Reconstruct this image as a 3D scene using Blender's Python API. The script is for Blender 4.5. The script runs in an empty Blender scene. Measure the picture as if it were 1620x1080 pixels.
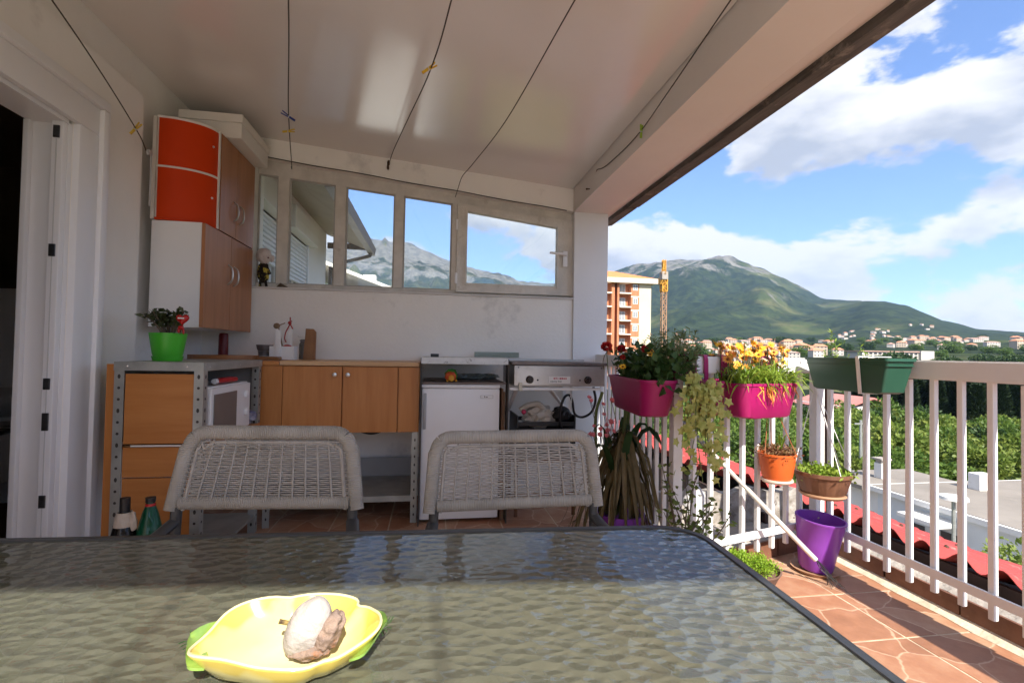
import bpy, bmesh, math, random
import numpy as np
from mathutils import Vector, Matrix, noise
random.seed(7); rng = np.random.default_rng(7)
S = bpy.context.scene; COL = S.collection; R = math.radians

# ------------------------------------------------------------------ camera
cd = bpy.data.cameras.new('camera'); cam = bpy.data.objects.new('camera', cd); COL.objects.link(cam); S.camera = cam
cd.sensor_width = 36; cd.lens = 36*780/1620; cd.clip_start = .02; cd.clip_end = 60000
EYE = Vector((0, 0, 1.07))
_r, _u, _f = Vector((.9867862, -.16108562, .01744756)), Vector((-.02101115, -.02044533, .99957017)), Vector((.16065966, .98672864, .02355976))
cam.matrix_world = Matrix(((_r.x, _u.x, -_f.x, EYE.x), (_r.y, _u.y, -_f.y, EYE.y), (_r.z, _u.z, -_f.z, EYE.z), (0, 0, 0, 1)))

# ------------------------------------------------------------------ world: daylight sky with cumulus
SUN = Vector((.15, -1.05, 1.0)).normalized()
W = bpy.data.worlds.new('World'); S.world = W; W.use_nodes = True
wn = W.node_tree.nodes; wl = W.node_tree.links; wn.clear()
def wnode(t, **k):
    n = wn.new(t)
    for a, b in k.items(): setattr(n, a, b)
    return n
sky = wnode('ShaderNodeTexSky', sky_type='NISHITA', sun_disc=False)
sky.sun_elevation = math.asin(SUN.z); sky.sun_rotation = math.atan2(SUN.x, SUN.y); sky.altitude = 50
sky.air_density = 1.0; sky.dust_density = .2; sky.ozone_density = 2.0
tc = wnode('ShaderNodeTexCoord'); sep = wnode('ShaderNodeSeparateXYZ'); wl.new(tc.outputs['Generated'], sep.inputs[0])
def wmath(op, a, b=None, clamp=False):
    n = wnode('ShaderNodeMath', operation=op, use_clamp=clamp)
    for i, v in enumerate((a, b)):
        if v is None: continue
        if isinstance(v, (int, float)): n.inputs[i].default_value = v
        else: wl.new(v, n.inputs[i])
    return n.outputs[0]
comb = wnode('ShaderNodeCombineXYZ'); wl.new(sep.outputs[0], comb.inputs[0]); wl.new(sep.outputs[1], comb.inputs[1]); wl.new(wmath('MULTIPLY', sep.outputs[2], 2.1), comb.inputs[2])
CLOUD_OFF = (2.1, 5.4, .9)
def cloud(off, scale, detail, rough=.58, dist=.25):
    mp = wnode('ShaderNodeMapping'); mp.inputs['Location'].default_value = off; wl.new(comb.outputs[0], mp.inputs[0])
    t = wnode('ShaderNodeTexNoise', noise_dimensions='3D'); t.inputs['Scale'].default_value = scale; t.inputs['Detail'].default_value = detail
    t.inputs['Roughness'].default_value = rough; t.inputs['Distortion'].default_value = dist; wl.new(mp.outputs[0], t.inputs['Vector'])
    return t.outputs['Fac']
big = cloud(CLOUD_OFF, 3.3, 12, .57, .15)
lit = cloud((CLOUD_OFF[0]+.01, CLOUD_OFF[1]-.03, 1.0), 3.3, 6, .57, .15)          # the same field sampled higher up, towards the sun: thick cloud shades itself
dens = wnode('ShaderNodeMapRange', interpolation_type='SMOOTHSTEP'); wl.new(big, dens.inputs[0])
dens.inputs[1].default_value = .465; dens.inputs[2].default_value = .525
shade = wnode('ShaderNodeMapRange'); wl.new(lit, shade.inputs[0]); shade.inputs[1].default_value = .47; shade.inputs[2].default_value = .64
ccol = wnode('ShaderNodeMix', data_type='RGBA'); wl.new(shade.outputs[0], ccol.inputs['Factor'])
ccol.inputs['A'].default_value = (2.2, 2.17, 2.14, 1); ccol.inputs['B'].default_value = (1.12, 1.2, 1.36, 1)
skc = wnode('ShaderNodeMix', data_type='RGBA', blend_type='MULTIPLY'); skc.inputs['Factor'].default_value = 1
wl.new(sky.outputs[0], skc.inputs['A']); skc.inputs['B'].default_value = (.36, .40, .50, 1)
mixc = wnode('ShaderNodeMix', data_type='RGBA'); wl.new(dens.outputs[0], mixc.inputs['Factor'])
wl.new(skc.outputs['Result'], mixc.inputs['A']); wl.new(ccol.outputs['Result'], mixc.inputs['B'])
bg = wnode('ShaderNodeBackground'); bg.inputs['Strength'].default_value = .10; wl.new(mixc.outputs['Result'], bg.inputs['Color'])
wout = wnode('ShaderNodeOutputWorld'); wl.new(bg.outputs[0], wout.inputs['Surface'])
W.cycles.sampling_method = 'MANUAL'; W.cycles.sample_map_resolution = 1024

sd = bpy.data.lights.new('sun', 'SUN'); sun = bpy.data.objects.new('sun', sd); COL.objects.link(sun)
sd.energy = 2.15; sd.angle = R(.53); sd.color = (1, .93, .82); sun.location = (3, -12, 12)
sun.rotation_euler = (-SUN).to_track_quat('-Z', 'Y').to_euler()
S.view_settings.view_transform = 'Standard'; S.view_settings.look = 'None'; S.view_settings.gamma = 1; S.view_settings.exposure = 2.4
cy_ = S.cycles; cy_.use_denoising = True; cy_.max_bounces = 10; cy_.diffuse_bounces = 6; cy_.glossy_bounces = 4; cy_.transmission_bounces = 8
cy_.transparent_max_bounces = 12; cy_.volume_bounces = 1; cy_.sample_clamp_indirect = 6; cy_.caustics_reflective = True; cy_.caustics_refractive = True

# ------------------------------------------------------------------ materials
MATS = {}
def M(name, col, rough=.6, metal=0., var=.0, vscale=6., bump=0., bscale=40., spec=.5, col2=None, grain=None, trans=0., ior=1.45, coat=0., sub=0., stains=None, alpha=1., bdet=4):
    """principled material; var mixes towards col2 (or darker) with noise; grain=(sx,sy,sz) stretches the noise"""
    if name in MATS: return MATS[name]
    m = bpy.data.materials.new(name); m.use_nodes = True; MATS[name] = m
    nt = m.node_tree; N = nt.nodes; L = nt.links; p = N['Principled BSDF']
    p.inputs['Base Color'].default_value = (*col, 1); p.inputs['Roughness'].default_value = rough; p.inputs['Metallic'].default_value = metal
    p.inputs['Specular IOR Level'].default_value = spec; p.inputs['IOR'].default_value = ior
    p.inputs['Transmission Weight'].default_value = trans; p.inputs['Coat Weight'].default_value = coat; p.inputs['Alpha'].default_value = alpha
    if sub: p.inputs['Subsurface Weight'].default_value = sub; p.inputs['Subsurface Radius'].default_value = (.01, .006, .003)
    t = N.new('ShaderNodeTexCoord'); vec = t.outputs['Object']
    if grain:
        mp = N.new('ShaderNodeMapping'); mp.inputs['Scale'].default_value = grain; L.new(vec, mp.inputs[0]); vec = mp.outputs[0]
    last = None
    if var or col2:
        n = N.new('ShaderNodeTexNoise'); n.inputs['Scale'].default_value = vscale; n.inputs['Detail'].default_value = 6; n.inputs['Roughness'].default_value = .6; L.new(vec, n.inputs['Vector'])
        mr = N.new('ShaderNodeMapRange'); mr.inputs[1].default_value = .35; mr.inputs[2].default_value = .65; L.new(n.outputs['Fac'], mr.inputs[0])
        mx = N.new('ShaderNodeMix'); mx.data_type = 'RGBA'; L.new(mr.outputs[0], mx.inputs['Factor'])
        c2 = col2 or tuple(c*(1-var) for c in col)
        mx.inputs['A'].default_value = (*col, 1); mx.inputs['B'].default_value = (*c2, 1); last = mx.outputs['Result']
    if stains:   # (colour, scale, low, high)
        sc, ss, lo, hi = stains
        n2 = N.new('ShaderNodeTexNoise'); n2.inputs['Scale'].default_value = ss; n2.inputs['Detail'].default_value = 8; n2.inputs['Roughness'].default_value = .7; L.new(t.outputs['Object'], n2.inputs['Vector'])
        r2 = N.new('ShaderNodeMapRange'); r2.inputs[1].default_value = lo; r2.inputs[2].default_value = hi; L.new(n2.outputs['Fac'], r2.inputs[0])
        m2 = N.new('ShaderNodeMix'); m2.data_type = 'RGBA'; L.new(r2.outputs[0], m2.inputs['Factor'])
        if last: L.new(last, m2.inputs['A'])
        else: m2.inputs['A'].default_value = (*col, 1)
        m2.inputs['B'].default_value = (*sc, 1); last = m2.outputs['Result']
    if last: L.new(last, p.inputs['Base Color'])
    if bump:
        n = N.new('ShaderNodeTexNoise'); n.inputs['Scale'].default_value = bscale; n.inputs['Detail'].default_value = bdet; L.new(vec, n.inputs['Vector'])
        b = N.new('ShaderNodeBump'); b.inputs['Strength'].default_value = bump; b.inputs['Distance'].default_value = .01; L.new(n.outputs['Fac'], b.inputs['Height']); L.new(b.outputs[0], p.inputs['Normal'])
    return m
def leafmat(name, col, col2, scale=3., trans=.35, rough=.5):
    """leaf: diffuse + translucent with clump variation"""
    if name in MATS: return MATS[name]
    m = bpy.data.materials.new(name); m.use_nodes = True; MATS[name] = m
    N = m.node_tree.nodes; L = m.node_tree.links; p = N['Principled BSDF']; o = N['Material Output']
    t = N.new('ShaderNodeTexCoord'); n = N.new('ShaderNodeTexNoise'); n.inputs['Scale'].default_value = scale; n.inputs['Detail'].default_value = 5; n.inputs['Roughness'].default_value = .7; L.new(t.outputs['Object'], n.inputs['Vector'])
    mr = N.new('ShaderNodeMapRange'); mr.inputs[1].default_value = .32; mr.inputs[2].default_value = .68; L.new(n.outputs['Fac'], mr.inputs[0])
    mx = N.new('ShaderNodeMix'); mx.data_type = 'RGBA'; L.new(mr.outputs[0], mx.inputs['Factor']); mx.inputs['A'].default_value = (*col, 1); mx.inputs['B'].default_value = (*col2, 1)
    L.new(mx.outputs['Result'], p.inputs['Base Color']); p.inputs['Roughness'].default_value = rough; p.inputs['Specular IOR Level'].default_value = .3
    if trans:
        tr = N.new('ShaderNodeBsdfTranslucent'); L.new(mx.outputs['Result'], tr.inputs['Color'])
        ms = N.new('ShaderNodeMixShader'); ms.inputs[0].default_value = trans; L.new(p.outputs[0], ms.inputs[1]); L.new(tr.outputs[0], ms.inputs[2]); L.new(ms.outputs[0], o.inputs['Surface'])
    return m
# ------------------------------------------------------------------ mesh helpers
class MB:
    def __init__(s): s.v = []; s.f = []; s.m = []
    def add(s, v, f, mi=0):
        o = len(s.v); s.v += [tuple(p) for p in v]; s.f += [tuple(i+o for i in q) for q in f]; s.m += [mi]*len(f); return s
    def box(s, x0, x1, y0, y1, z0, z1, bev=0., mi=0):
        if bev <= 0:
            v = [(x, y, z) for x in (x0, x1) for y in (y0, y1) for z in (z0, z1)]
            return s.add(v, [(0, 1, 3, 2), (4, 6, 7, 5), (0, 4, 5, 1), (2, 3, 7, 6), (0, 2, 6, 4), (1, 5, 7, 3)], mi)
        bm = bmesh.new(); bmesh.ops.create_cube(bm, size=1)
        for v in bm.verts: v.co = Vector(((x0+x1)/2+v.co.x*(x1-x0), (y0+y1)/2+v.co.y*(y1-y0), (z0+z1)/2+v.co.z*(z1-z0)))
        bmesh.ops.bevel(bm, geom=bm.edges[:], offset=min(bev, .45*min(abs(x1-x0), abs(y1-y0), abs(z1-z0))), segments=2, affect='EDGES', profile=.6)
        return s.bm(bm, mi)
    def bm(s, bm, mi=0):
        bm.verts.index_update(); s.add([v.co[:] for v in bm.verts], [[v.index for v in f.verts] for f in bm.faces], mi); bm.free(); return s
    def tube(s, pts, r, n=8, cap=True, mi=0, flat=1., up=None):
        """sweep a circle (flattened by flat) along pts; r is a number or one per point"""
        P = [Vector(p) for p in pts]; k = len(P); rr = r if hasattr(r, '__len__') else [r]*k
        T = [(P[min(i+1, k-1)]-P[max(i-1, 0)]).normalized() for i in range(k)]
        a = Vector(up) if up else (Vector((0, 0, 1)) if abs(T[0].z) < .9 else Vector((0, 1, 0)))
        a = (a-T[0]*a.dot(T[0])).normalized(); V = []
        for i in range(k):
            a = (a-T[i]*a.dot(T[i])); a = a.normalized() if a.length > 1e-6 else T[i].orthogonal().normalized()
            b = T[i].cross(a)
            for j in range(n):
                q = 2*math.pi*(j+.5)/n; V.append(P[i]+(a*math.cos(q)*flat+b*math.sin(q))*rr[i])
        F = [(i*n+j, i*n+(j+1) % n, (i+1)*n+(j+1) % n, (i+1)*n+j) for i in range(k-1) for j in range(n)]
        if cap: F += [tuple(reversed(range(n))), tuple((k-1)*n+j for j in range(n))]
        return s.add(V, F, mi)
    def bar(s, p, q, w, h=None, mi=0, up=(0, 0, 1)):
        """rectangular bar from p to q"""
        h = h or w; p, q = Vector(p), Vector(q); t = (q-p).normalized(); a = Vector(up)
        if abs(t.dot(a)) > .98: a = Vector((0, 1, 0))
        b = t.cross(a).normalized(); a = b.cross(t).normalized(); V = []
        for c in (p, q):
            for i, j in ((-1, -1), (1, -1), (1, 1), (-1, 1)): V.append(c+b*i*w/2+a*j*h/2)
        return s.add(V, [(3, 2, 1, 0), (4, 5, 6, 7), (0, 1, 5, 4), (1, 2, 6, 5), (2, 3, 7, 6), (3, 0, 4, 7)], mi)
    def lathe(s, prof, c=(0, 0, 0), n=32, mi=0, sx=1., sy=1., tilt=None, cap=True):
        V = []
        for r, z in prof:
            for j in range(n):
                a = 2*math.pi*j/n; p = Vector((r*math.cos(a)*sx, r*math.sin(a)*sy, z))
                if tilt: p = tilt @ p
                V.append(p+Vector(c))
        F = [(i*n+j, i*n+(j+1) % n, (i+1)*n+(j+1) % n, (i+1)*n+j) for i in range(len(prof)-1) for j in range(n)]
        if cap: F += [tuple(reversed(range(n))), tuple((len(prof)-1)*n+j for j in range(n))]
        return s.add(V, F, mi)
    def prism(s, poly, ax, a0, a1, mi=0):
        """extrude a polygon along axis ax (0,1,2); poly holds the two other coordinates in order"""
        def P(u, v, w): return {0: (w, u, v), 1: (u, w, v), 2: (u, v, w)}[ax]
        n = len(poly); V = [P(u, v, a0) for u, v in poly]+[P(u, v, a1) for u, v in poly]
        F = [tuple(range(n)), tuple(reversed(range(n, 2*n)))]+[(i, i+n, (i+1) % n+n, (i+1) % n) for i in range(n)]
        return s.add(V, F, mi)
    def ico(s, c, r, sub=2, mi=0, nz=0., nf=3., seed=0.):
        bm = bmesh.new(); bmesh.ops.create_icosphere(bm, subdivisions=sub, radius=1)
        rr = Vector(r) if hasattr(r, '__len__') else Vector((r, r, r))
        for v in bm.verts:
            d = v.co.normalized(); k = 1+(nz*noise.noise(d*nf+Vector((seed, seed*.7, 0))) if nz else 0)
            v.co = Vector((d.x*rr.x*k+c[0], d.y*rr.y*k+c[1], d.z*rr.z*k+c[2]))
        return s.bm(bm, mi)
    def mesh(s, name, mats, smooth=False):
        me = bpy.data.meshes.new(name); me.from_pydata(s.v, [], s.f)
        for m in (mats if isinstance(mats, (list, tuple)) else [mats]): me.materials.append(m)
        if any(s.m): me.polygons.foreach_set('material_index', s.m)
        bm = bmesh.new(); bm.from_mesh(me); bmesh.ops.recalc_face_normals(bm, faces=bm.faces); bm.to_mesh(me); bm.free()
        if smooth:
            me.polygons.foreach_set('use_smooth', [True]*len(me.polygons))
            me.set_sharp_from_angle(angle=R(40 if smooth is True else smooth))
        return me
def tag(o, label=None, cat=None, group=None, kind=None):
    for k, v in (('label', label), ('category', cat), ('group', group), ('kind', kind)):
        if v: o[k] = v
    return o
def link(name, me, parent=None, world=True):
    o = bpy.data.objects.new(name, me); COL.objects.link(o)
    if parent:
        o.parent = parent
        if world and parent.parent is None: o.location = -parent.location
    return o
def obj(name, mb, mats, parent=None, smooth=False, world=True, label=None):
    o = link(name, mb.mesh(name, mats, smooth), parent, world)
    if label: o['label'] = label
    return o
def thing(name, label, cat, loc=(0, 0, 0), group=None, rz=0.):
    o = bpy.data.objects.new(name, None); COL.objects.link(o); o.location = loc; o.rotation_euler.z = rz; o.empty_display_size = .1
    return tag(o, label, cat, group)
def struct(name, mb, mats, smooth=False, label=None): return tag(obj(name, mb, mats, None, smooth), label, None, None, 'structure')
def copy_tree(o, parent=None):
    c = o.copy(); COL.objects.link(c); c.parent = parent
    for ch in o.children: copy_tree(ch, c)
    return c
def B(*a, **k): return MB().box(*a, **k)
def lerp(a, b, t): return a+(b-a)*t
def curve(pts, n=24):
    """Catmull-Rom through pts"""
    P = [Vector(p) for p in pts]; P = [P[0]*2-P[1]]+P+[P[-1]*2-P[-2]]; out = []
    for i in range(1, len(P)-2):
        for k in range(n):
            t = k/n; a, b, c, d = P[i-1:i+3]
            out.append(.5*((2*b)+(-a+c)*t+(2*a-5*b+4*c-d)*t*t+(-a+3*b-3*c+d)*t*t*t))
    return out+[P[-2]]
def raw_mesh(name, V, F, mats, mi=None, smooth=False):
    """numpy verts (n,3) and quads/tris (m,k)"""
    me = bpy.data.meshes.new(name); V = np.asarray(V, np.float32); F = np.asarray(F, np.int32); k = F.shape[1]
    me.vertices.add(len(V)); me.vertices.foreach_set('co', V.ravel()); me.loops.add(F.size); me.loops.foreach_set('vertex_index', F.ravel())
    me.polygons.add(len(F)); me.polygons.foreach_set('loop_start', np.arange(0, F.size, k, dtype=np.int32))
    for m in (mats if isinstance(mats, (list, tuple)) else [mats]): me.materials.append(m)
    if mi is not None: me.polygons.foreach_set('material_index', np.asarray(mi, np.int32))
    if smooth: me.polygons.foreach_set('use_smooth', np.ones(len(F), bool))
    me.update(calc_edges=True); me.validate(); return me
def unit(a): return a/np.maximum(np.linalg.norm(a, axis=1, keepdims=True), 1e-9)
def leaves(P, D, L_, Wd, up=None, fold=.25, droop=.0):
    """folded pointed leaves: base P, direction D, length L_, width Wd; returns V,F (two quads per leaf)"""
    P = np.asarray(P, float); D = unit(np.asarray(D, float)); n = len(P)
    L_ = np.broadcast_to(np.asarray(L_, float), (n,))[:, None]; Wd = np.broadcast_to(np.asarray(Wd, float), (n,))[:, None]
    U = unit(rng.normal(size=(n, 3))) if up is None else np.broadcast_to(np.asarray(up, float), (n, 3))
    Sd = unit(np.cross(D, U)); Nn = np.cross(Sd, D)
    z = np.array([0, 0, -1.])
    a = P; m1 = P+D*L_*.45+z*droop*L_*.2; tip = P+D*L_+z*droop*L_
    l = m1+Sd*Wd*.5+Nn*Wd*fold; r_ = m1-Sd*Wd*.5+Nn*Wd*fold
    V = np.stack([a, l, m1, tip, r_], 1).reshape(-1, 3); i = np.arange(n)[:, None]*5
    F = np.concatenate([i+np.array([0, 2, 3, 1]), i+np.array([0, 4, 3, 2])], 0)
    return V, F
def merge(parts):
    V = []; F = []; mi = []; o = 0
    for k, (v, f) in enumerate(parts): V.append(v); F.append(f+o); o += len(v); mi += [k]*len(f)
    return np.concatenate(V), np.concatenate(F), mi
# ------------------------------------------------------------------ the terrace: floor, walls, ceiling, beam
FZ = .03
plaster = M('white wall plaster', (.87, .85, .81), .85, var=.06, vscale=1.8, bump=.12, bscale=60, stains=((.55, .52, .49), 2.2, .60, .85))
wallb = M('back wall plaster', (.87, .84, .79), .85, var=.07, vscale=1.6, bump=.14, bscale=45, stains=((.42, .41, .40), 1.7, .58, .80))
ceilm = M('ceiling paint', (.80, .76, .715), .17, ior=2.0,  var=.05, vscale=1.2, bump=.05, bscale=7)
beamm = M('beam paint', (.74, .685, .63), .8, var=.06, vscale=1.5, bump=.1, bscale=40)
upvc = M('white frame paint', (.82, .82, .83), .35, var=.03, vscale=3)
oldpaint = M('weathered window paint', (.70, .66, .60), .6, var=.18, vscale=9, bump=.25, bscale=70, stains=((.40, .35, .29), 7., .60, .75))
concrete = M('rough concrete', (.40, .36, .32), .9, var=.4, vscale=9, bump=.7, bscale=50, stains=((.62, .58, .53), 9, .58, .68))
railp = M('white rail paint', (.80, .79, .78), .38, var=.05, vscale=7, stains=((.52, .46, .40), 11, .66, .80))
railtop = M('beige rail paint', (.80, .775, .76), .42, var=.07, vscale=4, stains=((.55, .48, .42), 9, .66, .82))
darkwood = M('weathered dark eaves board', (.12, .105, .092), .8, var=.5, vscale=5, grain=(6, .8, 6), bump=.4, bscale=30, stains=((.30, .26, .22), 6, .56, .70))
black = M('black plastic', (.018, .018, .02), .45, var=.2)

def tilemat():
    m = bpy.data.materials.new('terracotta floor tile'); m.use_nodes = True; N = m.node_tree.nodes; L = m.node_tree.links; p = N['Principled BSDF']
    g = N.new('ShaderNodeNewGeometry'); wr = N.new('ShaderNodeTexNoise'); wr.inputs['Scale'].default_value = 5; wr.inputs['Detail'].default_value = 4; L.new(g.outputs['Position'], wr.inputs['Vector'])
    va = N.new('ShaderNodeVectorMath'); va.operation = 'MULTIPLY_ADD'; L.new(wr.outputs['Color'], va.inputs[0]); va.inputs[1].default_value = (.14, .14, 0); L.new(g.outputs['Position'], va.inputs[2])
    def vor(feat):
        v = N.new('ShaderNodeTexVoronoi'); v.feature = feat; v.voronoi_dimensions = '2D'; v.inputs['Scale'].default_value = 4.2; v.inputs['Randomness'].default_value = 1; L.new(va.outputs[0], v.inputs['Vector']); return v
    e = vor('DISTANCE_TO_EDGE'); c = vor('F1')
    ln = N.new('ShaderNodeMapRange'); ln.interpolation_type = 'SMOOTHSTEP'; L.new(e.outputs['Distance'], ln.inputs[0]); ln.inputs[1].default_value = .004; ln.inputs[2].default_value = .024; ln.inputs[3].default_value = .5; ln.inputs[4].default_value = 0
    hs = N.new('ShaderNodeSeparateColor'); L.new(c.outputs['Color'], hs.inputs[0])
    n = N.new('ShaderNodeTexNoise'); n.inputs['Scale'].default_value = 11; n.inputs['Detail'].default_value = 8; n.inputs['Roughness'].default_value = .7; L.new(g.outputs['Position'], n.inputs['Vector'])
    s = N.new('ShaderNodeMath'); s.operation = 'MULTIPLY_ADD'; L.new(hs.outputs[0], s.inputs[0]); s.inputs[1].default_value = .45; L.new(n.outputs['Fac'], s.inputs[2])
    r_ = N.new('ShaderNodeValToRGB'); L.new(s.outputs[0], r_.inputs[0]); el = r_.color_ramp.elements
    el[0].position = .35; el[0].color = (.25, .115, .062, 1); el[1].position = 1.; el[1].color = (.43, .265, .165, 1); q = el.new(.68); q.color = (.35, .165, .092, 1)
    mx = N.new('ShaderNodeMix'); mx.data_type = 'RGBA'; L.new(ln.outputs[0], mx.inputs['Factor']); L.new(r_.outputs[0], mx.inputs['A']); mx.inputs['B'].default_value = (.66, .50, .36, 1)
    L.new(mx.outputs['Result'], p.inputs['Base Color']); p.inputs['Roughness'].default_value = .5
    b = N.new('ShaderNodeBump'); b.inputs['Strength'].default_value = .3; b.inputs['Distance'].default_value = .004; L.new(n.outputs['Fac'], b.inputs['Height']); L.new(b.outputs[0], p.inputs['Normal'])
    return m
tile_m = tilemat(); grout = M('cream grout', (.62, .49, .36), .9, var=.3, vscale=14, bump=.4, bscale=80)
A0, A1, C1 = Vector((1.26, 3.62)), Vector((1.10, 2.06)), Vector((2.03, 2.335))       # railing line: pillar -> inner corner -> outer corner
fl = MB().prism([(-1.7, -3.2), (2.12, -3.2), (2.12, 2.45), (1.17, 2.17), (1.34, 3.7), (-1.7, 3.7)], 2, -.25, FZ-.0018)
floor = struct('floor', fl, grout)
def clip(poly, a, b, c):      # keep a*x+b*y<=c
    out = []
    for i in range(len(poly)):
        p, q = poly[i], poly[(i+1) % len(poly)]; dp, dq = a*p[0]+b*p[1]-c, a*q[0]+b*q[1]-c
        if dp <= 0: out.append(p)
        if (dp < 0 < dq) or (dq < 0 < dp):
            t = dp/(dp-dq); out.append((p[0]+(q[0]-p[0])*t, p[1]+(q[1]-p[1])*t))
    return out
TS = .335; nB = Vector((-(C1-A1).y, (C1-A1).x)).normalized(); nA = Vector(((A0-A1).y, -(A0-A1).x)).normalized()
for i in range(12):
    for j in range(-3, 12):
        x0 = 2.117-(i+1)*TS+.004; x1 = x0+TS-.008; y0 = -.06+j*TS; y1 = y0+TS-.008
        if x1 < -1.47 or y0 > 3.64: continue
        P = [(max(x0, -1.478), y0), (x1, y0), (x1, min(y1, 3.645)), (max(x0, -1.478), min(y1, 3.645))]
        if x0 > .75:
            if x0 > 1.05: P = clip(P, nB.x, nB.y, nB.dot(A1)+.09)
            if y0 > 1.8 and x0 <= 1.05: P = clip(P, nA.x, nA.y, nA.dot(A1)+.06)
        if len(P) < 3 or y1 < -1: continue
        dz = random.uniform(-.0008, .0008); t = MB(); cx_ = sum(p[0] for p in P)/len(P); cy2 = sum(p[1] for p in P)/len(P)
        n = len(P); ins = [(lerp(p[0], cx_, .012), lerp(p[1], cy2, .012)) for p in P]
        V = [(p[0], p[1], FZ-.0035) for p in P]+[(p[0], p[1], FZ-.001+dz) for p in P]+[(p[0], p[1], FZ+dz) for p in ins]
        t.add(V, [tuple(range(2*n, 3*n))]+[(a, (a+1) % n, n+(a+1) % n, n+a) for a in range(n)]+[(n+a, n+(a+1) % n, 2*n+(a+1) % n, 2*n+a) for a in range(n)])
        o = obj('tile', t, tile_m, floor); o.parent = floor; o.location = (0, 0, 0)
# raised edge outside the railing: mortar fillet, skirting tiles, rough concrete kerb
kerb = MB(); K = 40
def kerbline(p, q, n, h0=.105):
    V = []; d = (Vector(q)-Vector(p)).normalized(); nn = Vector((d.y, -d.x))
    if nn.dot(Vector((1, .6))) < 0: nn = -nn
    for i in range(n+1):
        c = Vector(p).lerp(Vector(q), i/n)
        for off, z in ((.016, -.25), (.016, h0+.012*noise.noise(Vector((c.x*7, c.y*7, 0)))), (.07, h0+.015+.02*noise.noise(Vector((c.x*9, c.y*9, 3)))), (.15, h0+.02*noise.noise(Vector((c.x*8, c.y*8, 6)))), (.17, -.3)):
            w = off+.012*noise.noise(Vector((c.x*12, c.y*12, off*40))); V.append((c.x+nn.x*w, c.y+nn.y*w, z))
    kerb.add(V, [(i*5+j, i*5+j+1, i*5+6+j, i*5+5+j) for i in range(n) for j in range(4)])
kerbline((2.125, -3.2), (2.125, 2.45), 90); kerbline((2.14, 2.46), (1.16, 2.175), 24)
kerb_o = struct('parapet_kerb', kerb, concrete)
mort = MB(); 
mort.add([(2.075+.018*noise.noise(Vector((y*6, 1, 1))), y, FZ+.001) if k == 0 else (2.127, y, FZ+.001+.018*(k == 2)) for y in np.linspace(-3.2, 2.42, 90) for k in (0, 1, 2)], [(i*3, i*3+3, i*3+5, i*3+2) for i in range(89)])
mo = obj('mortar_fillet', mort, M('pale mortar', (.68, .57, .43), .9, var=.3, vscale=12, bump=.5, bscale=60), kerb_o)
skirt_m = M('brown skirting tile', (.22, .10, .06), .5, var=.4, vscale=8, bump=.3, bscale=30, stains=((.38, .28, .21), 6, .6, .75))
for j in range(-3, 8):
    y = .02+j*TS+random.uniform(-.004, .004)
    o = obj('skirting_tile', B(2.120, 2.133, y, min(y+TS-.008, 2.42), FZ+.012, .118+random.uniform(-.006, .004), bev=.002), skirt_m, kerb_o)
dB = (C1-A1).normalized()
for k in range(3):
    p = Vector((1.16, 2.165))+dB*(.02+k*.335); q = p+dB*.325
    obj('skirting_tile', MB().bar((p.x, p.y, .075), (q.x, q.y, .075), .012, .09), skirt_m, kerb_o)

def cz(x): return 2.435-.0911*x
struct('ceiling', MB().prism([(-1.75, cz(-1.75)), (1.05, cz(1.05)), (1.05, cz(1.05)+.18), (-1.75, cz(-1.75)+.18)], 1, -1.04, 3.8), ceilm)  # unseen near end cut to set the sun's edge on the table
bm_ = MB().prism([(1.055, 2.16), (1.31, 2.16), (1.40, 2.185), (1.40, 2.50), (1.055, 2.60)], 1, -1.04, 3.85)
struct('edge_beam', bm_, beamm)
eave = thing('eaves_boarding', 'dark weathered boards along the outer roof edge above the railing', 'eaves', (1.47, .9, 2.2))
ys = [-1.08, .42, 1.02, 2.55, 3.45, 3.98]
for i in range(5):
    dz = (0, .004, -.003, .003, .0)[i]; xo = (0, .008, -.004, .004, -.006)[i]
    b = MB(); y0, y1 = ys[i]+.002, ys[i+1]-.003; n = 14; V = []
    for k in range(n+1):
        y = lerp(y0, y1, k/n); e = .004*noise.noise(Vector((y*5, i, 0)))+.003*noise.noise(Vector((y*17, i, 2)))
        V += [(1.402, y, 2.152+dz+e), (1.495+xo+e*1.5, y, 2.166+dz+e), (1.495+xo+e*1.5, y, 2.225+dz), (1.402, y, 2.24+dz)]
    F = [(k*4+a, k*4+(a+1) % 4, k*4+4+(a+1) % 4, k*4+4+a) for k in range(n) for a in range(4)]+[(3, 2, 1, 0), (n*4, n*4+1, n*4+2, n*4+3)]
    obj('eaves_board', b.add(V, F), darkwood, eave)
struct('roof', MB().prism([(-2.6, 2.86), (1.56, 2.44), (1.56, 2.50), (-2.6, 2.92)], 1, -1.06, 4.0), M('roof underlay', (.25, .12, .08), .8, var=.3))
# back wall with a long window opening that follows the slope of the roof
def lz(x): return 2.42-.1101*(x+1.24)
bw = MB(); bw.prism([(-1.75, -.2), (1.06, -.2), (1.06, 1.50), (-1.75, 1.50)], 1, 3.65, 3.85)
bw.prism([(-1.75, 1.50), (-1.24, 1.50), (-1.24, lz(-1.24)), (-1.75, lz(-1.75))], 1, 3.65, 3.85)
bw.prism([(-1.75, lz(-1.75)), (1.06, lz(1.06)), (1.06, cz(1.06)+.01), (-1.75, cz(-1.75)+.01)], 1, 3.65, 3.85)
struct('wall_back', bw, wallb)
struct('corner_pillar', B(1.062, 1.33, 3.632, 3.87, -.2, 2.159), M('pillar plaster', (.82, .82, .82), .85, var=.05, vscale=2, bump=.1, bscale=60))
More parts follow.
